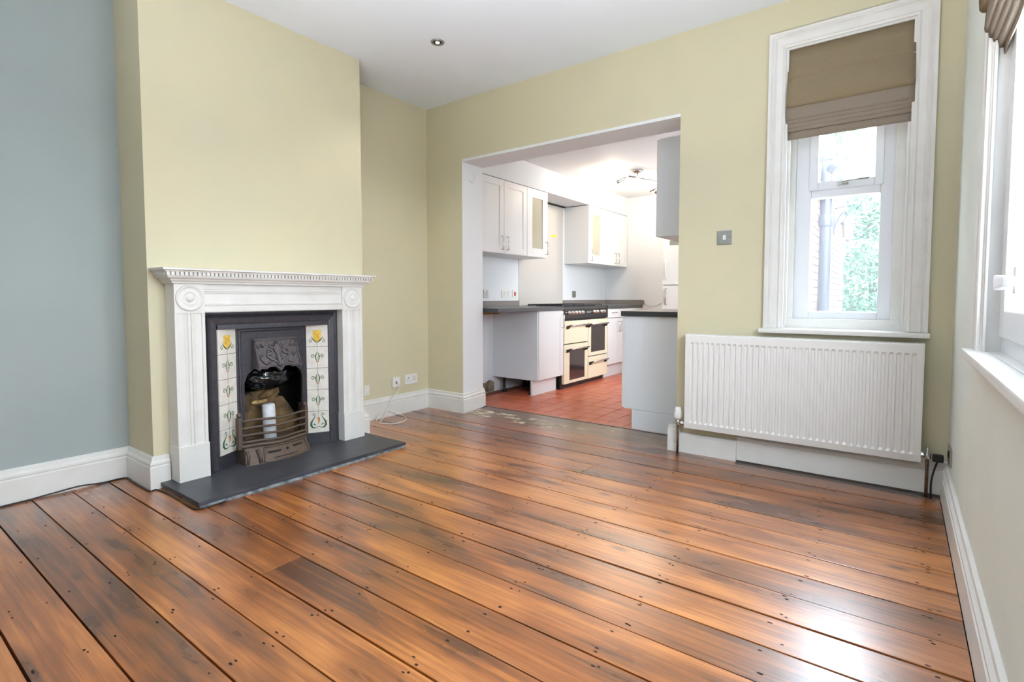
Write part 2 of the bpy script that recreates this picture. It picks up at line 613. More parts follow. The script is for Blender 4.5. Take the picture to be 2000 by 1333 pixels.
# white lining of the opening
b = MB()
b.hexa([(OX0 - 0.02, YB, -0.02), (OX0, YB + 0.001, -0.02), (OX0 - 0.055, YK + 0.004, -0.02), (OX0 - 0.08, YK + 0.004, -0.02)],
       [(OX0 - 0.02, YB, OZ + 0.01), (OX0, YB + 0.001, OZ), (OX0 - 0.055, YK + 0.004, OZ + 0.02), (OX0 - 0.08, YK + 0.004, OZ + 0.03)])
b.hexa([(OX0 - 0.02, YB + 0.001, OZ), (OX1 + 0.01, YB + 0.001, OZ), (OX1 + 0.01, YK + 0.004, OZ + 0.02), (OX0 - 0.06, YK + 0.004, OZ + 0.02)],
       [(OX0 - 0.02, YB + 0.001, OZ + 0.03), (OX1 + 0.01, YB + 0.001, OZ + 0.03), (OX1 + 0.01, YK + 0.004, OZ + 0.04), (OX0 - 0.06, YK + 0.004, OZ + 0.04)])
tag(b.build('trim_1', M['white_wall']), 'white painted lining of the kitchen opening', kind='structure')
# right wall with the big window hole
W2 = (0.85, 2.32, 0.84, 2.40)
b = MB()
b.box(XR, XR + 0.33, YF - 0.2, W2[0], -0.1, ZC + 0.1)
b.box(XR, XR + 0.33, W2[1], YB + 0.1, -0.1, ZC + 0.1)
b.box(XR, XR + 0.33, W2[0], W2[1], -0.1, W2[2] - 0.035)
b.box(XR, XR + 0.33, W2[0], W2[1], W2[3], ZC + 0.1)
tag(b.build('wall_right', M['paint_side'], fix=False), 'cream grey wall on the window side', kind='structure')
# front wall behind the camera
b = MB()
b.box(XL - 0.2, XR + 0.3, YF - 0.2, YF, -0.1, ZC + 0.1)
tag(b.build('wall_front', M['paint_side'], fix=False), 'wall behind the camera', kind='structure')
tag(B(XL - 0.3, XR + 0.35, YF - 0.3, YK, ZC, ZC + 0.2).build('ceiling', M['ceiling']), 'plain off-white ceiling of the living room', kind='structure')

# ------------------------------------------------------------------ floor
floor = B(XL - 0.2, XR + 0.3, YF - 0.2, YK - 0.002, -0.12, -0.032).build('floor', M['subfloor'])
tag(floor, 'floor of wide stained pine boards', kind='structure')
joints = [-1.9, -1.70, -1.53, -1.365, -1.20, -1.035, -0.87, -0.70, -0.535, -0.37, -0.20, -0.03, 0.14, 0.311, 0.474, 0.634, 0.79, 0.951, 1.118, 1.287, 1.453,
          1.620, 1.786, 1.951, 2.116, 2.297, 2.462, 2.628, 2.795, 2.985, 3.18, 3.40]
joists = [-3.46, -3.07, -2.68, -2.28, -1.876, -1.478, -1.065, -0.67, -0.273, 0.10]
gaps = [0.005, 0.009, 0.004, 0.008, 0.0025, 0.007, 0.0065, 0.0045]


def disc(mb, x, y, z, rx, ry, n=7, mi=0):
    v = [(x + rx * math.cos(2 * PI * k / n), y + ry * math.sin(2 * PI * k / n), z) for k in range(n)]
    mb.add(v, [tuple(range(n))], mi)


for i in range(len(joints) - 1):
    y0, y1 = joints[i], joints[i + 1]
    ga, gb = gaps[i % 8] / 2, gaps[(i + 1) % 8] / 2
    xs = XL + 0.02
    if y0 > 1.09 and y1 < 2.42:
        xs = XB + 0.03
    cuts = [xs, 0.188]
    if i == 17:
        cuts = [xs, -1.876, 0.188]
    elif i == 27:
        cuts = [xs, -1.478, 0.188]
    elif i % 5 == 3 and i < 13:
        cuts = [xs, joists[3 + i % 4], 0.188]
    for c in range(len(cuts) - 1):
        dz = random.uniform(-0.0012, 0.0012)
        m = M['board']
        o = B(cuts[c] + (0.0015 if c else 0), cuts[c + 1] - 0.0015, y0 + ga, y1 - gb, -0.03, dz).build('floorboard', m, floor, bevel=0.002)
        nb = MB()
        for jx in joists:
            if not (cuts[c] + 0.01 < jx < cuts[c + 1] - 0.02):
                continue
            for yy in (y0 + 0.026, y1 - 0.026):
                for _ in range(random.choice((1, 1, 2, 2))):
                    disc(nb, jx + random.uniform(-0.03, 0.03), yy + random.uniform(-0.016, 0.014), dz + 0.0006, random.uniform(0.004, 0.0095), random.uniform(0.0025, 0.0045))
        if y0 > 0 and nb.v:
            tag(nb.build('nail_hole', M['nail'], o, fix=False), kind='stuff')
# threshold board under the opening, with dust and old plaster on it
sill_b = B(OX0 + 0.01, OX1 - 0.03, 3.403, 3.735, -0.03, 0.0).build('threshold_board', M['board_sill'], floor, bevel=0.002)
tag(sill_b, 'dusty threshold board')
db = MB()
for (cx, cy, r) in [(-2.98, 3.60, 0.05), (-2.88, 3.52, 0.045), (-2.75, 3.58, 0.035), (-2.6, 3.50, 0.04), (-2.42, 3.56, 0.04), (-2.3, 3.50, 0.05), (-2.15, 3.53, 0.035), (-3.0, 3.5, 0.05), (-2.0, 3.55, 0.03), (-1.75, 3.6, 0.03), (-2.22, 3.43, 0.04), (-2.5, 3.42, 0.03), (-2.9, 3.43, 0.04)]:
    for k in range(9):
        n = 7
        ex, ey = cx + random.uniform(-r, r) * 1.8, cy + random.uniform(-r, r) * 0.7
        rr = r * random.uniform(0.2, 0.7)
        v = [(ex + 1.7 * rr * random.uniform(0.6, 1.3) * math.cos(2 * PI * q / n), ey + 0.8 * rr * random.uniform(0.6, 1.3) * math.sin(2 * PI * q / n), 0.0008 + 0.0004 * k / 6) for q in range(n)]
        db.add(v + [(ex, ey, 0.0026)], [(q, (q + 1) % n, n) for q in range(n)])
tag(db.build('plaster_crumbs', M['debris'], floor, fix=False), kind='stuff')
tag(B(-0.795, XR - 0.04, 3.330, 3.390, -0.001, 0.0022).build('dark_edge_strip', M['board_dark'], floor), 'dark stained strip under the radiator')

# ------------------------------------------------------------------ baseboards
SK = [(0, 0), (0.026, 0), (0.026, 0.118), (0.020, 0.124), (0.024, 0.131), (0.0235, 0.140), (0.014, 0.152), (0.012, 0.166), (0.004, 0.172), (0, 0.172)]


def skirt(name, path, label, side=1, z0=0.0, prof=SK):
    m_ = MB().sweep([(p[0], p[1], z0) for p in path], prof, side)
    return tag(m_.build(name, M['white']), label, kind='structure')


skirt('baseboard_left', [(XL, YF), (XL, 1.065), (XB, 1.065), (XB, 1.135)], 'white skirting round the alcove')
skirt('baseboard_recess', [(XB, 2.335), (XB, 2.425), (XL, 2.425), (XL, YB), (OX0, YB), (OX0 - 0.05, YK)], 'white skirting round the recess and opening jamb')
b = MB().sweep([(OX1 - 0.035, YB), (OX1, YB - 0.0), (-0.80, YB)], [(0, 0), (0.028, 0), (0.028, 0.112), (0.018, 0.128), (0, 0.13)], 1)
b.box(OX1 - 0.045, OX1 + 0.035, YB - 0.034, YB + 0.004, 0.0, 0.15)
b.box(OX1 - 0.040, OX1 + 0.030, YB - 0.028, YB + 0.004, 0.15, 0.172)
tag(b.build('baseboard_back', M['white'], bevel=0.002), 'plain white skirting block beside the kitchen opening', kind='structure')
skirt('baseboard_back', [(-0.798, YB), (XR, YB)], 'white moulded skirting behind the radiator', z0=0.012)
skirt('baseboard_right', [(XR, YB - 0.026), (XR, YF)], 'white skirting along the window side wall')
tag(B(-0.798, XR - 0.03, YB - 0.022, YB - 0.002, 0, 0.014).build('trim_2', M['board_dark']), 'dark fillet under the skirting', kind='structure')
tag(B(OX0 - 0.04, OX1 - 0.02, 3.737, 3.752, -0.03, 0.003).build('trim_3', M['board_dark']), 'dark strip between the boards and the red tiles', kind='structure')

# ------------------------------------------------------------------ kitchen shell
b = MB()
b.box(KL - 0.2, KL, YK - 0.002, KB + 0.3, -0.1, KC + 0.2)
tag(b.build('wall_kitchen', M['white_wall']), 'white kitchen wall behind the cooker', kind='structure')
b = MB()
b.box(KL - 0.2, -1.68, KB, KB + 0.28, -0.1, KC + 0.2)
b.box(-1.05, KR + 0.3, KB, KB + 0.28, -0.1, KC + 0.2)
b.box(-1.68, -1.05, KB, KB + 0.28, 2.1, KC + 0.2)
tag(b.build('wall_kitchen', M['white_wall']), 'white far wall of the kitchen', kind='structure')
KW = (4.6, 5.5, 1.05, 2.05)  # side window out of view, added to light the cabinet fronts and jamb
b = MB()
b.box(KR, KR + 0.26, YK, KW[0], -0.1, KC + 0.2)
b.box(KR, KR + 0.26, KW[1], KB + 0.28, -0.1, KC + 0.2)
b.box(KR, KR + 0.26, KW[0], KW[1], -0.1, KW[2])
b.box(KR, KR + 0.26, KW[0], KW[1], KW[3], KC + 0.2)
tag(b.build('wall_kitchen', M['white_wall'], fix=False), 'white kitchen side wall with an added window', kind='structure')
b = MB()
b.box(KR + 0.1, KR + 0.16, KW[0], KW[0] + 0.06, KW[2], KW[3])
b.box(KR + 0.1, KR + 0.16, KW[1] - 0.06, KW[1], KW[2], KW[3])
b.box(KR + 0.1, KR + 0.16, KW[0] + 0.06, KW[1] - 0.06, KW[2], KW[2] + 0.06)
b.box(KR + 0.1, KR + 0.16, KW[0] + 0.06, KW[1] - 0.06, KW[3] - 0.06, KW[3])
tag(b.build('added_window', M['upvc']), 'unseen kitchen side window added for daylight', kind='structure')
gd = thing('added_door', (-1.365, KB + 0.1, 0), 'unseen glazed door added in the far kitchen wall for daylight', None, kind='structure')  # door out of view, put in as a daylight source for the kitchen
b = MB()
b.box(-1.68, -1.62, KB + 0.08, KB + 0.13, 0.0, 2.1)
b.box(-1.11, -1.05, KB + 0.08, KB + 0.13, 0.0, 2.1)
b.box(-1.62, -1.11, KB + 0.08, KB + 0.13, 0.0, 0.14)
b.box(-1.62, -1.11, KB + 0.08, KB + 0.13, 2.02, 2.1)
b.build('frame', M['upvc'], gd, bevel=0.004)
B(-1.63, -1.10, KB + 0.10, KB + 0.106, 0.13, 2.03).build('glass_pane', M['glass'], gd)
tag(B(KL - 0.2, KR + 0.3, YK - 0.001, KB + 0.3, KC, KC + 0.2).build('ceiling_kitchen', M['white_wall']), 'white kitchen ceiling', kind='structure')
tag(B(KL, -3.25, YK, KB, 2.205, KC).build('trim_4', M['white_wall']), 'white boxed bulkhead above the wall cabinets', kind='structure')
kf = B(KL - 0.1, KR + 0.1, YK + 0.005, KB + 0.3, -0.12, -0.014).build('floor_kitchen', M['grout'])
tag(kf, 'kitchen floor of red quarry tiles', kind='structure')
tp = None
P_ = 0.1545
for i in range(-10, 6):
    for j in range(22):
        x0 = -2.06 + i * P_
        y0 = 3.757 + j * P_
        if x0 < KL or x0 + P_ > -1.4:
            continue
        if x0 < -3.2 and y0 > 4.6:
            continue
        if x0 > -1.75 and y0 > 4.2:
            continue
        if tp is None:
            tp = B(x0 + 0.0025, x0 + P_ - 0.0025, y0 + 0.0025, y0 + P_ - 0.0025, -0.02, -0.008).build('floor_tile', M['terracotta'], kf, bevel=0.0015)
            t0 = (x0, y0)
        else:
            c = tp.copy()
            COL.objects.link(c)
            c.location = (x0 - t0[0], y0 - t0[1], random.uniform(-0.0008, 0.0008))
b = MB()
pts = [(3.76, 0.0), (4.46, 0.0), (4.46, 0.10), (4.38, 0.13), (4.30, 0.10), (4.22, 0.14), (4.1, 0.12), (3.98, 0.09), (3.9, 0.06), (3.8, 0.04), (3.76, 0.03)]
b.prism(pts, KL + 0.0005, KL + 0.006, lambda u, v_, h: (h, u, v_ - 0.008))
tag(b.build('trim_5', M['plaster']), 'bare broken plaster at the foot of the kitchen wall', kind='structure')

# ------------------------------------------------------------------ window 1 (end wall)
win1 = thing('window_1', (-0.275, YB, 0.84), 'tall narrow sash-style window above the radiator', None, kind='structure')
x0, x1, z0, z1 = W1
ARP = [(0, 0.0), (0.0, 0.012), (0.010, 0.018), (0.018, 0.012), (0.030, 0.013), (0.046, 0.015), (0.056, 0.024), (0.066, 0.020), (0.074, 0.030), (0.088, 0.030), (0.088, 0.0)]


def architrave(x0, x1, zb, zt, prof, to3):
    v, f = [], []
    n = len(prof)
    for cx, cz, sx, sz in ((x0, zb, -1, 0), (x0, zt, -1, 1), (x1, zt, 1, 1), (x1, zb, 1, 0)):
        for u, d in prof:
            v.append(to3(cx + sx * u, cz + sz * u, d))
    for i in range(3):
        for k in range(n - 1):
            f.append((i * n + k, i * n + k + 1, (i + 1) * n + k + 1, (i + 1) * n + k))
    m_ = MB()
    m_.add(v, f)
    m_.add(v[:n], [tuple(range(n))])
    m_.add(v[-n:], [tuple(range(n))])
    return m_


architrave(x0, x1, z0 - 0.02, z1, ARP, lambda x, z, d: (x, YB - d, z)).build('architrave', M['white'], win1)
b = MB()
b.box(x0 - 0.108, x1 + 0.098, YB - 0.062, YB + 0.02, z0 - 0.048, z0 - 0.022)
b.box(x0, x1, YB + 0.0201, YB + 0.2, z0 - 0.048, z0 - 0.022)
b.build('window_sill', M['white'], win1, bevel=0.007)
# sash box lining: reveals and inner stiles
FX0, FX1, FY = -0.532, -0.045, YB + 0.14
b = MB()
b.box(x0 - 0.002, x0 + 0.012, YB, YB + 0.24, z0 - 0.02, z1)
b.box(x1 - 0.012, x1 + 0.002, YB, YB + 0.24, z0 - 0.02, z1)
b.box(x0 + 0.012, x1 - 0.012, YB, YB + 0.24, z1 - 0.012, z1 + 0.002)
b.build('reveal_lining', M['white'], win1)
b = MB()
b.box(x0, FX0 + 0.004, FY - 0.03, FY + 0.1, z0 - 0.02, z1)
b.box(FX1 - 0.004, x1, FY - 0.03, FY + 0.1, z0 - 0.02, z1)
b.box(x0 + 0.012, x0 + 0.026, YB + 0.03, YB + 0.048, z0, z1)
b.box(x1 - 0.026, x1 - 0.012, YB + 0.03, YB + 0.048, z0, z1)
b.box(x0, x1, FY - 0.035, FY + 0.1, z0 - 0.03, z0 + 0.035)
b.build('sash_box', M['white'], win1, bevel=0.003)
# plastic frame: outer frame, transom, fanlight sash
LGX0, LGX1, LGZ0, LGZ1 = -0.448, -0.111, 0.938, 1.605
TGX0, TGX1, TGZ0, TGZ1 = -0.414, -0.139, 1.694, 2.33
b = MB()
b.box(FX0, LGX0, FY, FY + 0.07, 0.895, 2.42)
b.box(LGX1, FX1, FY, FY + 0.07, 0.895, 2.42)
b.box(LGX0, LGX1, FY, FY + 0.07, 0.895, LGZ0)
b.box(LGX0, LGX1, FY, FY + 0.07, LGZ1, 1.655)
b.box(LGX0, LGX1, FY, FY + 0.07, 2.37, 2.42)
b.build('frame', M['upvc'], win1, bevel=0.006)
b = MB()
b.box(LGX0 - 0.012, TGX0, FY - 0.014, FY + 0.05, 1.648, 2.375)
b.box(TGX1, LGX1 + 0.012, FY - 0.014, FY + 0.05, 1.648, 2.375)
b.box(TGX0, TGX1, FY - 0.014, FY + 0.05, 1.648, TGZ0)
b.box(TGX0, TGX1, FY - 0.014, FY + 0.05, TGZ1, 2.375)
sash1 = b.build('fanlight_sash', M['upvc'], win1, bevel=0.006)
b = MB()
b.box(-0.315, -0.262, FY - 0.03, FY - 0.013, 1.664, 1.684)
b.tube([(-0.285, FY - 0.03, 1.674), (-0.285, FY - 0.045, 1.676), (-0.25, FY - 0.048, 1.680), (-0.165, FY - 0.046, 1.684)], [0.008, 0.008, 0.006, 0.005])
b.build('handle', M['brushed'], sash1)
B(LGX0 - 0.004, LGX1 + 0.004, FY + 0.03, FY + 0.036, LGZ0 - 0.004, LGZ1 + 0.004).build('glass_pane', M['glass'], win1)
B(TGX0 - 0.004, TGX1 + 0.004, FY + 0.02, FY + 0.026, TGZ0 - 0.004, TGZ1 + 0.004).build('glass_pane', M['glass'], win1)

# ------------------------------------------------------------------ window 2 (side wall)
win2 = thing('window_2', (XR, 1.4, 0.84), 'large white window in the side wall with deep sill', None, kind='structure')
y0, y1, z0, z1 = W2
XFm = 0.266
ARP2 = [(0, 0.0), (0.0, 0.010), (0.05, 0.010), (0.058, 0.004), (0.068, 0.006), (0.08, 0.012), (0.12, 0.012), (0.12, 0.0)]
architrave(y0, y1, z0, z1, ARP2, lambda y, z, d: (XR - d, y, z)).build('architrave', M['white'], win2)
b = MB()
b.box(XR - 0.04, XR + 0.02, y0 - 0.11, y1 + 0.105, z0 - 0.026, z0 + 0.002)
b.box(XR + 0.0201, XR + 0.33, y0, y1, z0 - 0.036, z0 + 0.002)
b.build('window_sill', M['white'], win2, bevel=0.006)
b = MB()
b.box(XR, XR + 0.3, y1 - 0.012, y1 + 0.002, z0, z1)
b.box(XR, XR + 0.3, y0 - 0.002, y0 + 0.012, z0, z1)
b.box(XR, XR + 0.3, y0 + 0.012, y1 - 0.012, z1 - 0.012, z1 + 0.002)
b.box(XR + 0.004, XR + 0.012, y1 - 0.03, y1 - 0.010, z0, z1)
b.box(XR + 0.004, XR + 0.012, y0 + 0.010, y0 + 0.03, z0, z1)
b.build('reveal_lining', M['white'], win2, bevel=0.002)
b = MB()
b.box(XFm, XFm + 0.07, y1 - 0.075, y1 - 0.012, z0, z1)
b.box(XFm, XFm + 0.07, y0 + 0.012, y0 + 0.075, z0, z1)
b.box(XFm, XFm + 0.07, y0 + 0.075, y1 - 0.075, z0, z0 + 0.065)
b.box(XFm, XFm + 0.07, y0 + 0.075, y1 - 0.075, z1 - 0.075, z1)
b.box(XFm, XFm + 0.07, 1.55, 1.62, z0 + 0.065, z1 - 0.075)
b.build('frame', M['upvc'], win2, bevel=0.006)
for (a_, c_) in ((1.61, y1 - 0.065), (y0 + 0.065, 1.56)):
    b = MB()
    b.box(XFm - 0.012, XFm + 0.05, a_, a_ + 0.085, z0 + 0.055, z1 - 0.065)
    b.box(XFm - 0.012, XFm + 0.05, c_ - 0.085, c_, z0 + 0.055, z1 - 0.065)
    b.box(XFm - 0.012, XFm + 0.05, a_ + 0.085, c_ - 0.085, z0 + 0.055, z0 + 0.14)
    b.box(XFm - 0.012, XFm + 0.05, a_ + 0.085, c_ - 0.085, z1 - 0.15, z1 - 0.065)
    sa = b.build('casement_sash', M['upvc'], win2, bevel=0.005)
    B(XFm + 0.02, XFm + 0.026, a_ + 0.08, c_ - 0.08, z0 + 0.135, z1 - 0.145).build('glass_pane', M['glass'], sa)
    if a_ > 1.2:
        hb = MB()
        hb.box(XFm - 0.03, XFm - 0.01, c_ - 0.40, c_ - 0.365, 1.03, 1.10)
        hb.tube([(XFm - 0.028, c_ - 0.383, 1.062), (XFm - 0.05, c_ - 0.383, 1.064), (XFm - 0.054, c_ - 0.36, 1.064)], 0.009)
        hb.build('handle_base', M['brushed'], sa, bevel=0.003)
        hb = MB()
        hb.hexa([(0.196, 1.72, 1.046), (0.219, 1.72, 1.046), (0.219, 1.885, 1.040), (0.196, 1.885, 1.040)],
                [(0.196, 1.72, 1.072), (0.219, 1.72, 1.072), (0.219, 1.885, 1.080), (0.196, 1.885, 1.080)])
        hb.build('handle', M['upvc'], sa, bevel=0.007)

# ------------------------------------------------------------------ roman blinds
def cloth(to3, u0, u1, prof, nu=16, sag=0.004, th=0.004):
    """cloth sheet: profile (depth, z) across, slightly wavy along u, given a thickness"""
    m_ = MB()
    for side in (0, 1):
        v = []
        for i in range(nu + 1):
            u = u0 + (u1 - u0) * i / nu
            for k, (d, z) in enumerate(prof):
                wv = sag * math.sin(i * 1.9 + k * 0.7) * 0.5
                v.append(to3(u, d + wv + side * th, z + wv * 0.6))
        n = len(prof)
        f = [(i * n + k, i * n + k + 1, (i + 1) * n + k + 1, (i + 1) * n + k) for i in range(nu) for k in range(n - 1)]
        m_.add(v, f, 0, True)
    n = len(prof)
    N = (nu + 1) * n
    for i in range(nu):
        for k in (0, n - 1):
            m_.add([m_.v[i * n + k], m_.v[(i + 1) * n + k], m_.v[N + (i + 1) * n + k], m_.v[N + i * n + k]], [(0, 1, 2, 3)])
    for i in (0, nu):
        for k in range(n - 1):
            m_.add([m_.v[i * n + k], m_.v[i * n + k + 1], m_.v[N + i * n + k + 1], m_.v[N + i * n + k]], [(0, 1, 2, 3)])
    return m_


def roman(name, loc, label, to3, u0, u1, ztop, zfold, lips, hem, dstep):
    root = thing(name, loc, label, 'blind')
    zm = zfold + (ztop - zfold) * 0.48
    prof = [(0.022, ztop), (0.020, ztop - 0.06), (0.016, zm + 0.08), (0.006, zm + 0.02), (0.004, zm + 0.006), (0.012, zm), (0.003, zm - 0.02), (-0.008, zm - 0.07), (-0.012, zfold + 0.04), (-0.010, zfold + 0.01), (-0.004, zfold), (0.012, zfold - 0.006)]
    cloth(to3, u0, u1, prof).build('front_panel', M['blind'], root)
    MB().add([], []) if False else None
    hr = MB()
    a, c = to3(u0 + 0.005, 0.024, ztop - 0.03), to3(u1 - 0.005, 0.05, ztop)
    hr.box(a[0], c[0], a[1], c[1], a[2], c[2])
    hr.build('headrail', M['headrail'], root)
    for k, zl in enumerate(lips):
        d = 0.006 + dstep * k
        cloth(to3, u0 - 0.004, u1 + 0.003, [(d + 0.006, zfold + 0.03), (d, zfold), (d - 0.004, zl + 0.012), (d - 0.002, zl), (d + 0.008, zl - 0.004), (d + 0.012, zl + 0.02)], sag=0.003).build('fold', M['blind_lined'], root)
    d = 0.008 + dstep * len(lips)
    cloth(to3, u0 + 0.002, u1 - 0.004, [(d, zfold), (d - 0.001, hem + 0.03), (d, hem)], sag=0.003).build('bottom_hem', M['blind_lined'], root)
    return root


roman('roman_blind', (-0.27, YB, 2.45), 'taupe roman blind half drawn over the tall window above the radiator', lambda u, d, z: (u, YB - 0.012 + d, z),
      -0.568, 0.022, 2.447, 2.115, [2.045, 2.025, 2.003, 1.982], 1.937, 0.007)
roman('roman_blind', (XR, 1.3, 2.5), 'taupe roman blind gathered at the top of the side window', lambda u, d, z: (XR - 0.026 + d, u, z),
      0.86, 2.315, 2.43, 1.95, [1.885, 1.865, 1.845, 1.825], 1.80, 0.011)

# ------------------------------------------------------------------ hearth and fireplace surround
hb = MB()
hb.box(XB + 0.0, -2.703, 1.085, 2.392, 0.012, 0.031)
hb.box(-3.5, XB + 0.01, 1.37, 2.08, 0.0, 0.0305)
hearth = thing('hearth', (-2.95, 1.74, 0), 'dark slate hearth slab in front of the fireplace', 'hearth')
hb.build('slab', M['slate'], hearth, bevel=0.003)
ed = MB()
n = 40
v, f = [], []
for i in range(n + 1):
    t_ = i / n
    y = 1.09 + 1.297 * t_
    xo = -2.712 + 0.014 * math.sin(t_ * PI) + random.uniform(-0.002, 0.002)
    v += [(XB + 0.05, y, 0.0), (xo + 0.012, y, 0.0), (xo + 0.004, y, 0.012), (XB + 0.05, y, 0.012)]
for i in range(n):
    for k in range(4):
        f.append((4 * i + k, 4 * i + (k + 1) % 4, 4 * i + 4 + (k + 1) % 4, 4 * i + 4 + k))
ed.add(v, f)
ed.add(v[:4], [(0, 1, 2, 3)])
ed.add(v[-4:], [(0, 1, 2, 3)])
tag(ed.build('mortar_bed', M['slate_edge'], hearth), 'chipped pale mortar edge')

XF = -3.07
HZ = 0.031
SL, SI, SJ, SR = 1.143, 1.292, 2.165, 2.325
sur = thing('fireplace_surround', (XB, 1.734, HZ), 'white painted wooden fireplace surround with dentil mantelshelf and roundels', 'fireplace')
# mantelshelf: a moulding swept round three sides
path = [(XB, SL), (XF, SL), (XF, SR), (XB, SR)]
prof = [(0, 1.092), (0.012, 1.095), (0.014, 1.103), (0.022, 1.110), (0.026, 1.118), (0.040, 1.124), (0.043, 1.133), (0.043, 1.152), (0.058, 1.154), (0.060, 1.160), (0.071, 1.164), (0.071, 1.174), (0, 1.174)]
MB().sweep([(p[0], p[1], 0) for p in path], prof, 1).build('mantelshelf', M['mantel'], sur)
MB().add([(XB, SL - 0.07, 1.1745), (XF + 0.07, SL - 0.07, 1.1745), (XF + 0.07, SR + 0.07, 1.1745), (XB, SR + 0.07, 1.1745)], [(0, 1, 2, 3)]).build('shelf_top', M['mantel'], sur)
# dentils
dt = None
yy = SL - 0.050
while yy < SR + 0.043:
    if dt is None:
        dt = B(XF + 0.042, XF + 0.056, yy, yy + 0.0135, 1.136, 1.1535).build('dentil', M['mantel'], sur)
        d0 = yy
    else:
        c = dt.copy()
        COL.objects.link(c)
        c.location = (0, yy - d0, 0)
    yy += 0.0212
xx = XB + 0.012
dt2 = None
while xx < XF + 0.035:
    for yy, nm in ((SL - 0.056, 0), (SR + 0.042, 1)):
        B(xx, xx + 0.0135, yy, yy + 0.014, 1.136, 1.1535).build('dentil', M['mantel'], sur)
    xx += 0.0212
# frieze
b = MB()
b.box(XB, XF - 0.012, SI, SJ, 0.937, 1.096)
fz = [(0, 0.94), (0.010, 0.942), (0.010, 0.968), (0.004, 0.972), (0.010, 0.980), (0.002, 0.988), (-0.004, 1.005), (-0.004, 1.03), (0.004, 1.046), (0.0, 1.050), (0.006, 1.054), (0.006, 1.064), (-0.002, 1.068), (-0.002, 1.096)]
v, f = [], []
for y in (SI, SJ):
    for d, z in fz:
        v.append((XF - 0.012 + d, y, z))
n = len(fz)
b.add(v, [(k, k + 1, n + k + 1, n + k) for k in range(n - 1)])
b.build('frieze', M['mantel'], sur)
for (a, c) in ((SL, SI), (SJ, SR)):
    cb = B(XB, XF, a, c, 0.935, 1.096).build('corner_block', M['mantel'], sur, bevel=0.002)
    MB().lathe([(0.070, -0.001), (0.070, 0.004), (0.066, 0.009), (0.061, 0.009), (0.057, 0.003), (0.046, 0.0015), (0.036, 0.006), (0.031, 0.006), (0.026, 0.001), (0.022, 0.002), (0.016, 0.010), (0.008, 0.0135), (0, 0.014)],
               (XF, (a + c) / 2, 1.017), 'X', 32).build('roundel', M['mantel'], cb)
    # fluted pilaster: a moulding profile drawn along its height
    w_ = c - a
    pf = [(0.0, 0.0), (0.10, 0.0), (0.12, -0.006), (0.30, -0.008), (0.40, -0.002), (0.42, 0.002), (0.45, 0.002), (0.47, -0.005), (0.52, -0.005), (0.54, 0.002), (0.57, 0.002), (0.60, -0.002), (0.68, -0.008), (0.88, -0.006), (0.90, 0.0), (1.0, 0.0)]
    poly = [(a, XB)] + [(a + w_ * u, XF - 0.002 + d) for u, d in pf] + [(c, XB)]
    pb = MB()
    pb.prism([(p[1], p[0]) for p in poly], 0.215, 0.936, lambda u, v_, h: (u, v_, h))
    pb.build('pilaster', M['mantel'], sur)
    B(XB, XF + 0.006, a - 0.003, c + 0.003, HZ, 0.222).build('plinth_block', M['mantel'], sur, bevel=0.003)

# ------------------------------------------------------------------ cast iron insert
XI = -3.125
ins = thing('fireplace_insert', (XI, 1.734, HZ), 'black cast iron fireplace insert with tulip tile panels', 'fireplace')
IY0, IY1, IZ1 = 1.300, 2.157, 0.932
TY0, TY1, TZ0, TZ1 = 1.378, 2.086, 0.105, 0.837
b = MB()
# stepped outer frame: three sides and a foot rail
def frame_ring(mb, y0, y1, z0, z1, prof, open_bottom=True):
    """prof (inset, x): moulding round left, top, right"""
    v, n = [], len(prof)
    for (cy, cz, sy, sz) in ((y0, z0, 1, 0), (y0, z1, 1, -1), (y1, z1, -1, -1), (y1, z0, -1, 0)):
        for u, x in prof:
            v.append((x, cy + sy * u, cz + sz * u))
    f = [(i * n + k, i * n + k + 1, (i + 1) * n + k + 1, (i + 1) * n + k) for i in range(3) for k in range(n - 1)]
    mb.add(v, f)
    mb.add(v[:n], [tuple(range(n))])
    mb.add(v[-n:], [tuple(range(n))])


frame_ring(b, IY0 - 0.012, IY1 + 0.012, HZ, IZ1 + 0.012, [(0, XI - 0.05), (0, XI - 0.008), (0.018, XI - 0.006), (0.030, XI - 0.014), (0.036, XI + 0.004), (0.046, XI + 0.012), (0.072, XI + 0.006), (0.080, XI + 0.002), (0.084, XI - 0.012), (0.088, XI - 0.012), (0.088, XI - 0.05)])
b.build('outer_frame', M['iron'], ins)
XD = XI - 0.072
CY0, CY1 = 1.513, 1.962                     # centre plate
# splayed backing of the tile panels, foot and centre plate
b = MB()
for (ya, yb_) in ((TY0 - 0.01, CY0), (TY1 + 0.01, CY1)):
    b.hexa([(XI - 0.012, ya, HZ), (XD - 0.01, yb_, HZ), (XD - 0.03, yb_, HZ), (XI - 0.03, ya, HZ)], [(XI - 0.012, ya, TZ1 + 0.02), (XD - 0.01, yb_, TZ1 + 0.02), (XD - 0.03, yb_, TZ1 + 0.02), (XI - 0.03, ya, TZ1 + 0.02)])
    b.hexa([(XI + 0.000, ya, HZ), (XD + 0.002, yb_, HZ), (XD - 0.01, yb_, HZ), (XI - 0.012, ya, HZ)], [(XI + 0.000, ya, TZ0), (XD + 0.002, yb_, TZ0 + 0.0), (XD - 0.01, yb_, TZ0), (XI - 0.012, ya, TZ0)])
b.box(XD - 0.03, XI, TY0, TY1, TZ1, TZ1 + 0.03)
b.build('splay_panel', M['iron'], ins)


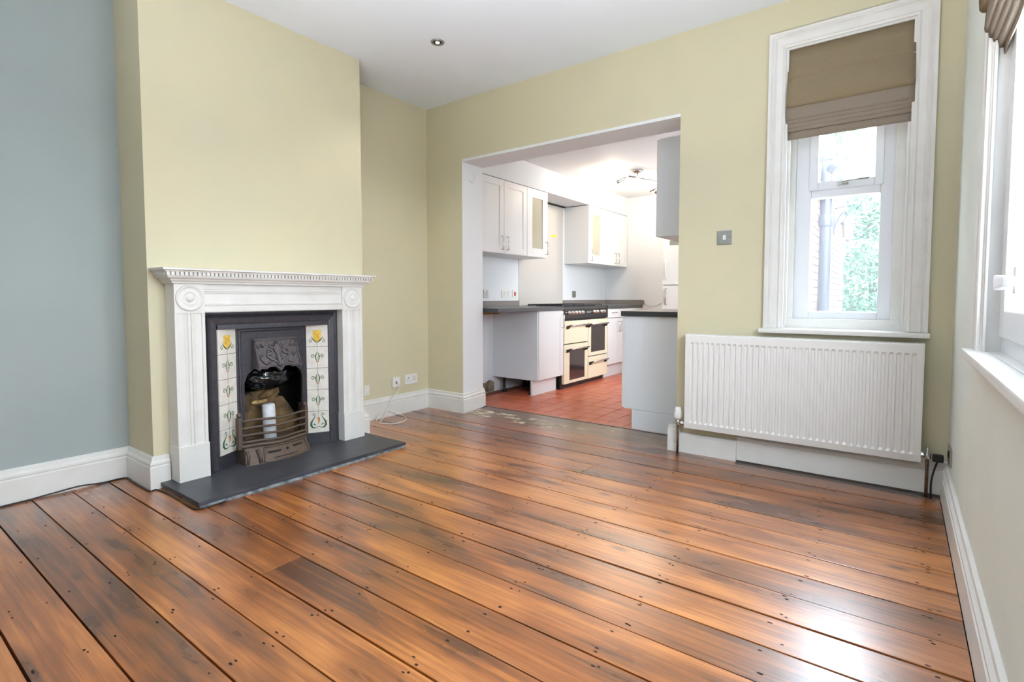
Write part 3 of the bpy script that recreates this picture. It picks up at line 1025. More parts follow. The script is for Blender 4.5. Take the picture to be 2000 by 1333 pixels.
def motif(kind, mb, to3):
    G, Y, O = 0, 1, 2
    if kind == 'mid':
        mb.strip2([(0, -0.073), (0, -0.030)], 0.0022, to3, G)
        mb.strip2([(0, 0.034), (0, 0.073)], 0.0022, to3, G)
        for s_ in (-1, 1):
            mb.strip2([(s_ * x, y) for x, y in [(0.002, 0.036), (0.009, 0.022), (0.013, 0.004), (0.010, -0.014), (0.003, -0.028)]], [0.002, 0.006, 0.008, 0.006, 0.002], to3, G)
            mb.strip2([(s_ * x, y) for x, y in [(0.012, -0.004), (0.018, 0.010), (0.026, 0.019)]], 0.0035, to3, G)
            mb.strip2([(s_ * x, y) for x, y in spiral(0.032, 0.008, 0.0125, 0.003, 115, -330, 20)], [0.004] * 15 + [0.003] * 6, to3, G)
        mb.strip2([(0, 0.028), (0, -0.022)], [0.001, 0.0025], to3, G)
        mb.strip2([(-0.009, -0.026), (0, -0.033), (0.009, -0.026)], 0.006, to3, O)
    elif kind == 'top':
        mb.strip2([(0, -0.073), (0, -0.045)], 0.0022, to3, G)
        pet = [(0, -0.048), (0.014, -0.040), (0.026, -0.026), (0.031, -0.006), (0.028, 0.014), (0.032, 0.030), (0.024, 0.027), (0.018, 0.034), (0.010, 0.029), (0, 0.035)]
        full = pet + [(-x, y) for x, y in reversed(pet[1:-1])]
        v_ = [to3(*p) for p in full]
        c_ = to3(0, -0.005)
        mb.add(v_ + [c_], [(i, (i + 1) % len(full), len(full)) for i in range(len(full))], Y)
        for s_ in (-1, 1):
            mb.strip2([(s_ * x, y) for x, y in [(0.0, -0.052), (0.018, -0.040), (0.034, -0.024), (0.042, -0.010)]], [0.003, 0.009, 0.006, 0.001], to3, G)
            mb.strip2([(s_ * x, y) for x, y in spiral(0.044, -0.040, 0.013, 0.003, 100, -280, 18)], 0.0038, to3, G)
    else:
        mb.strip2([(0, 0.073), (0, 0.030)], 0.0022, to3, G)
        mb.strip2([(0, 0.030), (0.004, 0.010), (0, -0.012)], [0.018, 0.012, 0.003], to3, O)
        mb.strip2([(0, 0.020), (0.0, -0.006)], [0.008, 0.003], to3, Y)
        for s_ in (-1, 1):
            mb.strip2([(s_ * x, y) for x, y in [(0.008, -0.034), (0.024, -0.040), (0.042, -0.036), (0.052, -0.020), (0.050, 0.0), (0.038, 0.018), (0.026, 0.034), (0.022, 0.048)]], [0.003, 0.006, 0.012, 0.016, 0.014, 0.008, 0.005, 0.004], to3, G)
            mb.strip2([(s_ * x, y) for x, y in spiral(0.032, 0.050, 0.0105, 0.003, 180, -140, 16)], 0.004, to3, G)
            mb.strip2([(s_ * 0.034, -0.012), (s_ * 0.018, -0.022)], [0.012, 0.002], to3, G)
            mb.strip2([(0, -0.030), (s_ * 0.008, -0.034)], 0.003, to3, G)


TH = (TZ1 - TZ0) / 5
for sgn, ya, yb_ in ((1, TY0, CY0 - 0.004), (-1, TY1, CY1 + 0.004)):
    A = Vector((XI - 0.002, ya, 0))
    Bv = Vector((XD + 0.003, yb_, 0))
    U = (Bv - A)
    L_ = U.length
    U.normalize()
    Nn = Vector((U.y * sgn, -U.x * sgn, 0))
    if Nn.x < 0:
        Nn = -Nn
    for k in range(5):
        zc = TZ0 + TH * (k + 0.5)
        C = A + U * (L_ / 2) + Vector((0, 0, zc))
        hw, hh = L_ / 2 - 0.0008, TH / 2 - 0.0012
        tb = MB()
        pts = []
        for d in (-0.008, 0.0):
            pts.append([C + U * (su * hw) + Vector((0, 0, sz * hh)) + Nn * d for su, sz in ((-1, -1), (1, -1), (1, 1), (-1, 1))])
        tb.add(pts[0] + pts[1], [(3, 2, 1, 0), (4, 5, 6, 7), (0, 1, 5, 4), (1, 2, 6, 5), (2, 3, 7, 6), (3, 0, 4, 7)])
        tl = tb.build('tile', M['tile_white'], ins, bevel=0.001)
        kind = 'bottom' if k == 0 else ('top' if k == 4 else 'mid')
        mm = MB()
        sc = L_ / 0.152
        motif(kind, mm, lambda u, v_: C + U * (u * sc * sgn) + Vector((0, 0, v_ + (0.006 if kind == 'top' else 0))) + Nn * 0.0007)
        mm.build('motif', [M['leafgreen'], M['tulip'], M['motif_orange']], tl, fix=False)
# centre plate with arched opening (opening y 1.552..1.935, shoulders at z .51, crown .75)
OY0, OY1 = 1.556, 1.936
YM = (OY0 + OY1) / 2
outer = [(CY0 - 0.006, HZ), (CY0 - 0.006, TZ1 + 0.01), (CY1 + 0.006, TZ1 + 0.01), (CY1 + 0.006, HZ)]
crown = [(OY0, HZ), (OY0, 0.50), (OY0 + 0.02, 0.55), (OY0 + 0.06, 0.58), (OY0 + 0.075, 0.70), (YM, 0.755), (OY1 - 0.075, 0.70), (OY1 - 0.05, 0.58), (OY1 - 0.015, 0.545), (OY1, 0.50), (OY1, HZ)]
b = MB()
loop = [outer[0], outer[1], outer[2], outer[3]] + list(reversed(crown))
b.prism([(p[0], p[1]) for p in loop], XD - 0.02, XD, lambda u, v_, h: (h, u, v_))
b.build('arch_plate', M['iron'], ins)
b = MB()
frame_ring(b, CY0 + 0.012, CY1 - 0.012, 0.10, TZ1 - 0.012, [(0, XD), (0.0, XD + 0.006), (0.008, XD + 0.007), (0.014, XD + 0.002), (0.016, XD)])
b.build('arch_bead', M['iron'], ins)
# canopy hood sloping forward, wavy lower lip, scroll relief
HT, HB_ = (XD + 0.012, 0.765), (XI + 0.002, 0.585)
HY0, HY1 = 1.606, 1.886


def hood3(u, v_, h=0.0):
    """u 0..1 across, v 0..1 down the hood, h out of its face"""
    x = HT[0] + (HB_[0] - HT[0]) * v_
    z = HT[1] + (HB_[1] - HT[1]) * v_
    nx, nz = 0.93, 0.37
    sh = 0.006 * v_
    return (x + nx * h, HY0 - sh + (HY1 - HY0 + 2 * sh) * u, z + nz * h)


top = [(0, 0), (1, 0)]
lip = [(1, 1.0), (0.95, 1.06), (0.90, 0.99), (0.80, 1.02), (0.70, 0.95), (0.60, 0.97), (0.55, 1.07), (0.5, 1.13), (0.45, 1.07), (0.40, 0.97), (0.30, 0.95), (0.20, 1.02), (0.10, 0.99), (0.05, 1.06), (0, 1.0)]
poly = top + lip
b = MB()
b.prism(poly, -0.008, 0.0, hood3)
for uu in (0, 1):
    p0, p1, p2 = hood3(uu, 0), hood3(uu, 1.0), (XD, hood3(uu, 1.0)[1], HB_[1] + 0.0)
    e = 0.008 if uu == 0 else -0.008
    q = [(p[0], p[1] + e, p[2]) for p in (p0, p1, p2)]
    p3 = (XD, p0[1], p0[2])
    q3 = (XD, p0[1] + e, p0[2])
    b.add([p0, p1, p2, p3] + [q[0], q[1], q[2], q3], [(0, 1, 2, 3), (7, 6, 5, 4), (0, 4, 5, 1), (1, 5, 6, 2), (2, 6, 7, 3), (3, 7, 4, 0)])
b.add([hood3(0, 0), hood3(1, 0), (XD, HY1, HT[1]), (XD, HY0, HT[1])], [(0, 1, 2, 3)])
hood = b.build('canopy_hood', M['iron_relief'], ins)
rb = MB()
for seq in ([(0.03, 0.06), (0.97, 0.06)], [(0.03, 0.06), (0.03, 0.95)], [(0.97, 0.06), (0.97, 0.95)], [(u, v_ - 0.05) for u, v_ in reversed(lip)]):
    rb.tube([hood3(u, v_, 0.002) for u, v_ in seq], 0.005, 6)


def sc2(pts, r=0.0055):
    n_ = len(pts)
    rb.tube([hood3(u, v_, 0.003) for u, v_ in pts], [r * (1.15 - 0.6 * i / n_) for i in range(n_)], 6)


for s_ in (-1, 1):
    def mx_(pts):
        return [(0.5 + s_ * u, v_) for u, v_ in pts]
    sc2(mx_([(0.02, 0.95), (0.07, 0.78), (0.16, 0.72), (0.24, 0.62)] + spiral(0.20, 0.45, 0.10, 0.02, 60, 420, 22)), 0.008)
    sc2(mx_([(0.03, 0.55), (0.06, 0.38)] + spiral(0.11, 0.26, 0.07, 0.015, 140, -240, 18)), 0.007)
    sc2(mx_([(0.20, 0.80), (0.30, 0.85), (0.38, 0.72)] + spiral(0.38, 0.58, 0.055, 0.012, 80, 420, 16)), 0.007)
    sc2(mx_([(0.30, 0.30), (0.36, 0.18)] + spiral(0.40, 0.24, 0.05, 0.012, 120, -220, 14)), 0.006)
    sc2(mx_([(0.02, 0.15), (0.04, 0.30), (0.02, 0.50), (0.05, 0.70)]), 0.008)
rb.tube([hood3(0.5, 0.12, 0.003), hood3(0.5, 0.3, 0.006), hood3(0.5, 0.5, 0.003), hood3(0.5, 0.75, 0.007), hood3(0.5, 1.02, 0.002)], [0.004, 0.011, 0.006, 0.012, 0.003], 8)
tag(rb.build('scroll_relief', M['iron_relief'], hood), 'raised scrolling leaf relief')
# firebox: soot cavity and fireclay back
b = MB()
b.box(-3.52, -3.50, 1.36, 2.09, HZ, 0.9)
b.box(-3.50, XD - 0.02, 1.372, 1.392, HZ, 0.9)
b.box(-3.50, XD - 0.02, 2.058, 2.078, HZ, 0.9)
b.box(-3.50, XD - 0.02, 1.372, 2.078, 0.87, 0.9)
b.build('smoke_chamber', M['soot'], ins)
fb = MB()
outl = [(1.50, HZ), (1.50, 0.36), (1.55, 0.385), (1.613, 0.398), (1.654, 0.420), (1.70, 0.418), (1.756, 0.433), (1.80, 0.436), (1.836, 0.425), (1.843, 0.392), (1.812, 0.353), (1.835, 0.366), (1.865, 0.360), (1.902, 0.310), (1.939, 0.245), (1.97, 0.224), (2.0, 0.21), (2.0, HZ)]
fb.prism(outl, -3.36, -3.32, lambda u, v_, h: (h + 0.05 * max(0, (0.3 - v_)), u, v_))
fb.hexa([(-3.33, 1.46, HZ), (XD - 0.02, 1.535, HZ), (XD - 0.02, 1.553, HZ), (-3.33, 1.52, HZ)], [(-3.33, 1.46, 0.42), (XD - 0.02, 1.535, 0.36), (XD - 0.02, 1.553, 0.36), (-3.33, 1.52, 0.42)])
fb.hexa([(-3.33, 1.98, HZ), (XD - 0.02, 1.940, HZ), (XD - 0.02, 1.958, HZ), (-3.33, 2.02, HZ)], [(-3.33, 1.98, 0.30), (XD - 0.02, 1.940, 0.30), (XD - 0.02, 1.958, 0.30), (-3.33, 2.02, 0.30)])
tag(fb.build('fireclay_back', M['fireclay'], ins), 'broken sooty fireclay back')
kb = MB()
kb.prism([(1.648, 0.344), (1.68, 0.338), (1.73, 0.342), (1.752, 0.352), (1.745, 0.364), (1.70, 0.358), (1.67, 0.364), (1.65, 0.356)], -3.315, -3.30, lambda u, v_, h: (h, u, v_))
kb.build('clay_knuckle', M['fireclay_pale'], ins, bevel=0.004)
MB().tube([(-3.315, 1.70, 0.375), (-3.30, 1.75, 0.395), (-3.305, 1.81, 0.415)], [0.012, 0.026, 0.016], 8).build('clay_ridge', M['fireclay'], ins)

# grate: four bars, uprights with finials, ash cover
gr = thing('fire_grate', (-3.12, 1.69, HZ), 'rusty iron fire grate with curved front bars and slotted ash cover', 'grate')
GY0, GY1 = 1.478, 1.900


def bar_pts(z0_, z1_):
    out = []
    for i in range(19):
        t_ = i / 18
        y = GY0 + (GY1 - GY0) * t_
        x = -3.105 - 0.0 + 0.036 * math.sin(PI * t_) ** 0.7
        out.append((x, y, z0_ + (z1_ - z0_) * t_ + 0.004 * math.sin(t_ * 9)))
    return out


for zb in (0.290, 0.247, 0.204, 0.163):
    MB().tube(bar_pts(zb, zb - 0.006), 0.0075, 8).build('bar', M['iron_brown'], gr)
for y in (GY0, GY1):
    b = MB()
    b.box(-3.135, -3.095, y - 0.012, y + 0.010, 0.125, 0.312)
    b.lathe([(0.004, 0), (0.014, 0.012), (0.014, 0.022), (0.006, 0.032), (0, 0.034)], (-3.115, y, 0.310), 'Z', 12)
    b.build('upright', M['iron_brown'], gr, bevel=0.004)
    MB().tube([(-3.20, 1.545 if y < 1.7 else 1.945, 0.2), (-3.11, y, 0.2)], 0.006, 6).build('side_bar', M['iron_brown'], gr)
b = MB()
b.tube(bar_pts(0.138, 0.132), 0.011, 8)
b.build('bottom_rail', M['iron_brown'], gr)
# ash cover: bowed front, sloping out towards its foot
v, f = [], []
N_ = 16
for i in range(N_ + 1):
    t_ = i / N_
    bow = math.sin(PI * t_)
    ins_ = 0.10 * 0.0
    yt = 1.500 + (1.885 - 1.500) * t_
    yb2 = 1.490 + (1.905 - 1.490) * t_
    v += [(-3.098 + 0.020 * bow, yt, 0.130), (-3.092 + 0.030 * bow, yt, 0.118), (-3.070 + 0.045 * bow, yb2, 0.048), (-3.062 + 0.050 * bow, yb2, HZ)]
for i in range(N_):
    for k in range(3):
        f.append((4 * i + k, 4 * i + k + 1, 4 * i + 4 + k + 1, 4 * i + 4 + k))
b = MB()
b.add(v, f, 0, True)
for y in (1.500, 1.885):
    b.box(-3.20, -3.09, y - 0.006, y + 0.006, HZ, 0.125)
ash = b.build('ash_cover', M['iron_brown'], gr)


def ash3(y, z, h):
    t_ = (y - 1.495) / 0.40
    bow = math.sin(PI * max(0, min(1, t_)))
    k = (0.118 - z) / 0.07
    return (-3.092 + 0.022 * k + (0.030 + 0.015 * k) * bow + h * 0.95, y, z + h * 0.3)


b = MB()
for pts in ([(1.585, HZ + 0.004), (1.600, 0.116)], [(1.585, 0.034), (1.895, 0.036)], [(1.60, 0.116), (1.872, 0.116)], [(1.895, 0.036), (1.872, 0.116)]):
    p0, p1 = pts
    b.tube([ash3(p0[0] + (p1[0] - p0[0]) * i / 6, p0[1] + (p1[1] - p0[1]) * i / 6, 0.003) for i in range(7)], 0.005, 6)
b.tube([ash3(1.56, 0.112, 0.004), ash3(1.567, 0.08, 0.01), ash3(1.565, 0.036, 0.004)], 0.011, 8)
b.tube([ash3(1.505, 0.112, 0.0), ash3(1.51, 0.08, 0.004), ash3(1.50, 0.036, 0.0)], 0.009, 8)
b.build('draught_door', M['iron_brown'], ash)
b = MB()
for (ya, yb_, z) in ((1.615, 1.69, 0.086), (1.775, 1.845, 0.092), (1.64, 1.80, 0.052)):
    hh = 0.0055 if z > 0.06 else 0.002
    n = 6
    v = []
    for i in range(n + 1):
        y = ya + (yb_ - ya) * i / n
        v += [ash3(y, z - hh, 0.004), ash3(y, z + hh, 0.004)]
    b.add(v, [(2 * i, 2 * i + 1, 2 * i + 3, 2 * i + 2) for i in range(n)])
b.lathe([(0.006, -0.004), (0.006, 0.006), (0, 0.008)], ash3(1.735, 0.088, 0.002), 'X', 10)
b.build('air_slot', M['slot'], ash, fix=False)

# candle and plastic bag
cz = MB().lathe([(0.0, 0.0), (0.038, 0.0), (0.0385, 0.01), (0.0385, 0.215), (0.034, 0.224), (0.0, 0.225)], (0, 0, 0), 'Z', 28)
cn = cz.build('candle', M['candle'])
tag(cn, 'white pillar candle standing behind the grate bars', 'candle')
cn.location = (-3.205, 1.712, 0.125)
cn.rotation_euler = (0.035, 0.0, 0)
B(-3.30, -3.10, 1.53, 1.90, 0.110, 0.124).build('bottom_plate', M['iron_brown'], gr)


def crumple(name, c, r, mat_, seed, sub=4):
    bm = bmesh.new()
    bmesh.ops.create_icosphere(bm, subdivisions=sub, radius=1)
    from mathutils import noise as nz
    for v_ in bm.verts:
        p = v_.co.normalized()
        d = 1 + 0.26 * (1 - abs(nz.noise(p * 2.1 + Vector((seed, 0, 0)))) * 2.4) + 0.13 * (1 - abs(nz.noise(p * 5.3 + Vector((0, seed, 0)))) * 2.4)
        v_.co = Vector((p.x * r[0] * d, p.y * r[1] * d, p.z * r[2] * d))
    me = bpy.data.meshes.new(name)
    bm.to_mesh(me)
    bm.free()
    me.materials.append(mat_)
    me.polygons.foreach_set('use_smooth', [True] * len(me.polygons))
    o = bpy.data.objects.new(name, me)
    COL.objects.link(o)
    o.location = c
    return o


tag(crumple('plastic_bag', (-3.265, 1.735, 0.510), (0.052, 0.125, 0.062), M['bag'], 3.1), 'crumpled black plastic bag stuffed in the flue above the grate', 'bag')

# ------------------------------------------------------------------ radiator
RX0, RX1, RZ0, RZ1, RY = -1.10, 0.10, 0.183, 0.784, 3.308
rad = thing('radiator', (-0.5, 3.35, RZ0), 'white ribbed panel radiator below the tall window', 'radiator')
nr = 36
xs, ds = [RX0, RX0 + 0.022], [0, 0]
pitch = (RX1 - RX0 - 0.044) / nr
for i in range(nr):
    xa = RX0 + 0.022 + i * pitch
    xs += [xa + pitch * 0.16, xa + pitch * 0.30, xa + pitch * 0.70, xa + pitch * 0.84]
    ds += [0, 1, 1, 0]
xs += [RX1 - 0.022, RX1]
ds += [0, 0]
zs = [RZ0, RZ0 + 0.036, RZ0 + 0.050, RZ1 - 0.058, RZ1 - 0.046, RZ1 - 0.004, RZ1]
zk = [0, 0, 1, 1, 0, 0, 0]
v = []
for z, k in zip(zs, zk):
    for x, d in zip(xs, ds):
        v.append((x, RY + 0.0075 * d * k + (0.006 if z in (zs[0], zs[-1]) else 0), z))
n = len(xs)
b = MB()
b.add(v, [(j * n + i, j * n + i + 1, (j + 1) * n + i + 1, (j + 1) * n + i) for j in range(len(zs) - 1) for i in range(n - 1)])
b.box(RX0, RX1, RY + 0.014, RY + 0.022, RZ0 + 0.004, RZ1 - 0.003)
b.build('front_panel', M['radiator'], rad)
B(RX0 + 0.01, RX1 - 0.01, RY + 0.056, RY + 0.066, RZ0 + 0.02, RZ1 - 0.02).build('rear_panel', M['radiator'], rad)
for x in (RX0 - 0.003, RX1 - 0.001):
    B(x, x + 0.004, RY + 0.002, RY + 0.070, RZ0 - 0.001, RZ1 + 0.002).build('side_cover', M['radiator'], rad, bevel=0.001)
b = MB()
b.box(RX0, RX1, RY + 0.004, RY + 0.010, RZ1 - 0.002, RZ1 + 0.003)
b.box(RX0, RX1, RY + 0.062, RY + 0.068, RZ1 - 0.002, RZ1 + 0.003)
for i in range(60):
    x = RX0 + 0.01 + i * (RX1 - RX0 - 0.02) / 59
    b.box(x - 0.003, x + 0.003, RY + 0.008, RY + 0.064, RZ1 - 0.002, RZ1 + 0.002)
b.build('top_grille', M['radiator'], rad)
for x in (-0.85, -0.15):
    b = MB()
    b.box(x - 0.015, x + 0.015, RY + 0.064, YB, 0.25, 0.70)
    b.build('wall_bracket', M['radiator'], rad)
# thermostatic valve
vx, vy = -1.155, 3.345
b = MB()
b.lathe([(0.014, 0.0), (0.016, 0.004), (0.016, 0.03), (0.011, 0.036)], (vx, vy, 0.190), 'Z', 14)
b.tube([(vx, vy, 0.203), (RX0 - 0.0, vy, 0.203)], 0.009, 10)
b.lathe([(0.015, 0), (0.015, 0.014)], (vx + 0.022, vy, 0.203), 'X', 6, smooth=False)
b.build('valve_body', M['chrome'], rad)
b = MB()
b.lathe([(0.013, 0.0), (0.020, 0.004), (0.023, 0.014), (0.024, 0.050), (0.021, 0.062), (0.019, 0.078), (0.012, 0.082), (0, 0.083)], (vx, vy, 0.224), 'Z', 20)
for k in range(10):
    a = 2 * PI * k / 10
    b.box(vx + 0.024 * math.cos(a) - 0.002, vx + 0.024 * math.cos(a) + 0.002, vy + 0.024 * math.sin(a) - 0.002, vy + 0.024 * math.sin(a) + 0.002, 0.24, 0.272)
tag(b.build('thermostat_head', M['plastic'], rad), 'white thermostatic valve head')
MB().tube([(vx, vy, 0.0), (vx, vy, 0.195)], 0.0078, 10).build('pipe', M['copper'], rad)
vx2 = 0.130
MB().tube([(vx2, vy, 0.0), (vx2, vy, 0.205)], 0.0078, 10).build('pipe', M['copper'], rad)
b = MB()
b.lathe([(0.012, 0.0), (0.015, 0.006), (0.015, 0.03), (0.010, 0.04), (0.008, 0.055), (0.006, 0.062)], (vx2, vy, 0.198), 'Z', 14)
b.tube([(vx2, vy, 0.218), (RX1, vy, 0.218)], 0.0085, 10)
b.lathe([(0.014, 0), (0.014, 0.014)], (vx2 - 0.030, vy, 0.218), 'X', 6, smooth=False)
b.build('lockshield_valve', M['chrome'], rad)

# ------------------------------------------------------------------ electrical fittings
sw = thing('light_switch', (-0.90, YB, 1.394), 'square chrome single light switch beside the kitchen opening', 'switch')
B(-0.945, -0.857, YB - 0.007, YB, 1.350, 1.438).build('plate', M['brushed'], sw, bevel=0.003)
B(-0.909, -0.893, YB - 0.012, YB - 0.006, 1.380, 1.408).build('rocker', M['plastic'], sw, bevel=0.0015)
b = MB()
for x in (-0.936, -0.866):
    b.lathe([(0.003, 0), (0.0025, 0.0015), (0, 0.0016)], (x, YB - 0.007, 1.394), 'Y', 8)
b.build('screw', M['slot'], sw)


def wall_plate(name, y, z, wd, hh, label, gangs=0, mat_='plastic', x=XL, group=None, th=0.010):
    root = thing(name, (x, y, z), label, 'socket', group)
    B(x, x + th, y - wd / 2, y + wd / 2, z - hh / 2, z + hh / 2).build('plate', M[mat_], root, bevel=0.003)
    for g in range(gangs):
        yc = y + (g - (gangs - 1) / 2) * wd * 0.47
        b_ = MB()
        b_.box(x + th - 0.001, x + th + 0.0006, yc - 0.004, yc + 0.004, z + 0.008, z + 0.017)
        for s_ in (-1, 1):
            b_.box(x + th - 0.001, x + th + 0.0006, yc + s_ * 0.011 - 0.004, yc + s_ * 0.011 + 0.004, z - 0.012, z - 0.007)
        b_.build('pin_hole', M['slot'], root)
        B(x + th - 0.001, x + th + 0.003, yc + 0.013, yc + 0.021, z + 0.014, z + 0.028).build('rocker', M[mat_], root, bevel=0.001)
    return root


ps = wall_plate('phone_socket', 3.012, 0.285, 0.078, 0.084, 'white phone socket with a cord plugged in, above the recess skirting', th=0.022)
B(XL + 0.022, XL + 0.0235, 3.00, 3.022, 0.272, 0.292).build('jack', M['slot'], ps)
wall_plate('double_socket', 3.19, 0.290, 0.146, 0.086, 'white double power socket nearest the recess corner', 2)
bs = wall_plate('blank_plate', 2.706, 0.255, 0.05, 0.085, 'small white wall plate close beside the fireplace surround', 0)
b = MB()
for z in (0.282, 0.230):
    b.lathe([(0.003, 0), (0.002, 0.0012), (0, 0.0013)], (XL + 0.010, 2.706, z), 'X', 8)
b.build('screw', M['slot'], bs)

# white phone cord: down from the socket, looped on the boards
def bez(pts, n=8):
    """Catmull-Rom through the points"""
    P3 = [Vector(p) for p in pts]
    P3 = [P3[0]] + P3 + [P3[-1]]
    out = []
    for i in range(1, len(P3) - 2):
        p0, p1, p2, p3 = P3[i - 1], P3[i], P3[i + 1], P3[i + 2]
        for k in range(n):
            t_ = k / n
            out.append(0.5 * ((2 * p1) + (-p0 + p2) * t_ + (2 * p0 - 5 * p1 + 4 * p2 - p3) * t_ * t_ + (-p0 + 3 * p1 - 3 * p2 + p3) * t_ ** 3))
    out.append(P3[-2])
    return out


cw = thing('telephone_cable', (-3.4, 2.85, 0.0), 'thin white phone cord looped on the floorboards below its socket', 'cord')
MB().tube(bez([(XL + 0.03, 3.010, 0.283), (-3.492, 3.025, 0.26), (-3.497, 3.022, 0.222), (-3.485, 2.93, 0.157), (-3.470, 2.872, 0.073), (-3.45, 2.82, 0.022), (-3.366, 2.712, 0.005), (-3.263, 2.767, 0.005), (-3.262, 2.86, 0.005),
               (-3.298, 2.928, 0.005), (-3.42, 3.0, 0.005), (-3.478, 2.96, 0.03), (-3.480, 2.885, 0.058), (-3.480, 2.829, 0.060), (-3.476, 2.78, 0.035), (-3.46, 2.745, 0.006)]), 0.0033, 8).build('wire', M['cable_white'], cw)
B(-3.512, -3.500, 3.005, 3.018, 0.276, 0.290).build('plug', M['cable_white'], cw, bevel=0.002)

# black cable along the alcove skirting and round the chimney corner
bc = MB()
bc.tube(bez([(-3.50, -1.2, 0.004), (-3.499, 0.0, 0.004), (-3.500, 0.55, 0.004), (-3.499, 0.70, 0.010), (-3.500, 0.82, 0.016), (-3.498, 0.92, 0.006), (-3.500, 1.025, 0.004), (-3.40, 1.028, 0.004), (-3.25, 1.026, 0.004), (-3.15, 1.03, 0.004), (-3.145, 1.06, 0.004),
               (-3.02, 1.072, 0.004), (-2.88, 1.070, 0.004), (-2.76, 1.066, 0.004), (-2.70, 1.072, 0.004), (-2.685, 1.12, 0.004), (-2.69, 1.2, 0.004)]), 0.0038, 8)
tag(bc.build('black_cable', M['cable_black']), 'thin black cable running along the foot of the alcove skirting', 'cable')

# chrome socket on the right wall, with black flex
rs = thing('wall_socket', (XR, 3.23, 0.255), 'small chrome wall socket low on the window side wall', 'socket')
B(XR - 0.009, XR, 3.165, 3.30, 0.215, 0.300).build('plate', M['brushed'], rs, bevel=0.003)
B(XR - 0.014, XR - 0.008, 3.195, 3.225, 0.255, 0.285).build('rocker', M['black'], rs, bevel=0.001)
rc = thing('power_flex', (0.15, 3.33, 0.0), 'black flex with plug hanging in the corner beside the radiator pipe', 'cable')
B(0.150, 0.195, 3.335, 3.365, 0.190, 0.228).build('plug', M['black'], rc, bevel=0.006)
MB().tube(bez([(0.172, 3.35, 0.195), (0.160, 3.345, 0.15), (0.150, 3.335, 0.10), (0.148, 3.33, 0.05), (0.150, 3.325, 0.004)]), 0.0045, 8).build('flex', M['cable_black'], rc)

# downlight
dl = thing('downlight', (-2.547, 2.567, ZC), 'round chrome recessed downlight in the living room ceiling', 'light')
MB().lathe([(0.030, -0.001), (0.030, -0.006), (0.044, -0.006), (0.046, 0.0)], (-2.547, 2.567, ZC - 0.0005), 'Z', 28).build('bezel', M['brushed'], dl)
lm = bpy.data.materials.new('halogen_lamp')
lm.use_nodes = True
lm.node_tree.nodes['Principled BSDF'].inputs['Emission Color'].default_value = (1, 0.95, 0.85, 1)
lm.node_tree.nodes['Principled BSDF'].inputs['Emission Strength'].default_value = 3.0
M['lamp'] = lm
MB().lathe([(0.0305, -0.0012), (0.026, -0.0035), (0.015, -0.0038)], (-2.547, 2.567, ZC), 'Z', 20).build('reflector', M['slot'], dl)
MB().lathe([(0.015, -0.004), (0.012, -0.007), (0, -0.008)], (-2.547, 2.567, ZC), 'Z', 16).build('bulb', M['lamp'], dl)
sd = bpy.data.lights.new('downlight_lamp', 'SPOT')
sd.energy = 14
sd.spot_size = 2.2
sd.spot_blend = 0.6
sd.shadow_soft_size = 0.02
sd.color = (1.0, 0.97, 0.92)
so = bpy.data.objects.new('downlight_lamp', sd)
COL.objects.link(so)
so.location = (-2.547, 2.567, ZC - 0.02)
# round cover on the jamb
jr = thing('round_blank_cover', (-3.125, 3.56, 2.085), 'round white blanking disc high on the opening jamb', 'cover')
o = MB().lathe([(0.048, -0.004), (0.048, 0.005), (0.044, 0.008), (0.041, 0.006), (0, 0.006)], (-3.1225, 3.562, 2.090), 'X', 28).build('disc', M['white_wall'], jr)

# ------------------------------------------------------------------ kitchen: cabinets
def shaker(name, root, y0, y1, z0, z1, xf, glass_=False, rail=0.066, th=0.020):
    """door facing +X"""
    b_ = MB()
    b_.box(xf - th, xf, y0, y0 + rail, z0, z1)
    b_.box(xf - th, xf, y1 - rail, y1, z0, z1)
    b_.box(xf - th, xf, y0 + rail, y1 - rail, z0, z0 + rail)
    b_.box(xf - th, xf, y0 + rail, y1 - rail, z1 - rail, z1)
    if not glass_:
        b_.box(xf - th, xf - 0.006, y0 + rail, y1 - rail, z0 + rail, z1 - rail)
    d_ = b_.build(name, M['unit'], root, bevel=0.0012)
    if glass_:
        B(xf - 0.013, xf - 0.009, y0 + rail - 0.004, y1 - rail + 0.004, z0 + rail - 0.004, z1 - rail + 0.004).build('glass_pane', M['frosted'], d_)
    return d_


def bow_handle(parent, x, y, z0, z1, horiz=False, ln=0.0):
    b_ = MB()
    if horiz:
        b_.tube([(x, y, z0), (x + 0.026, y, z0), (x + 0.03, y + 0.006, z0), (x + 0.03, z1 - 0.006, z0), (x + 0.026, z1, z0), (x, z1, z0)], 0.0055, 8)
    else:
        b_.tube([(x, y, z0), (x + 0.026, y, z0), (x + 0.03, y, z0 + 0.006), (x + 0.03, y, z1 - 0.006), (x + 0.026, y, z1), (x, y, z1)], 0.0055, 8)
    return b_.build('handle', M['chrome'], parent)


def carcass(root, y0, y1, z0, z1, xb, xf, side='unit', mat_back='unit'):
    b_ = MB()
    b_.box(xb, xf, y0, y0 + 0.018, z0, z1)
    b_.box(xb, xf, y1 - 0.018, y1, z0, z1)
    b_.box(xb, xf, y0 + 0.018, y1 - 0.018, z0, z0 + 0.018)
    b_.box(xb, xf, y0 + 0.018, y1 - 0.018, z1 - 0.018, z1)
    b_.box(xb, xb + 0.008, y0 + 0.018, y1 - 0.018, z0 + 0.018, z1 - 0.018)
    return b_.build('carcass', M[side], root)


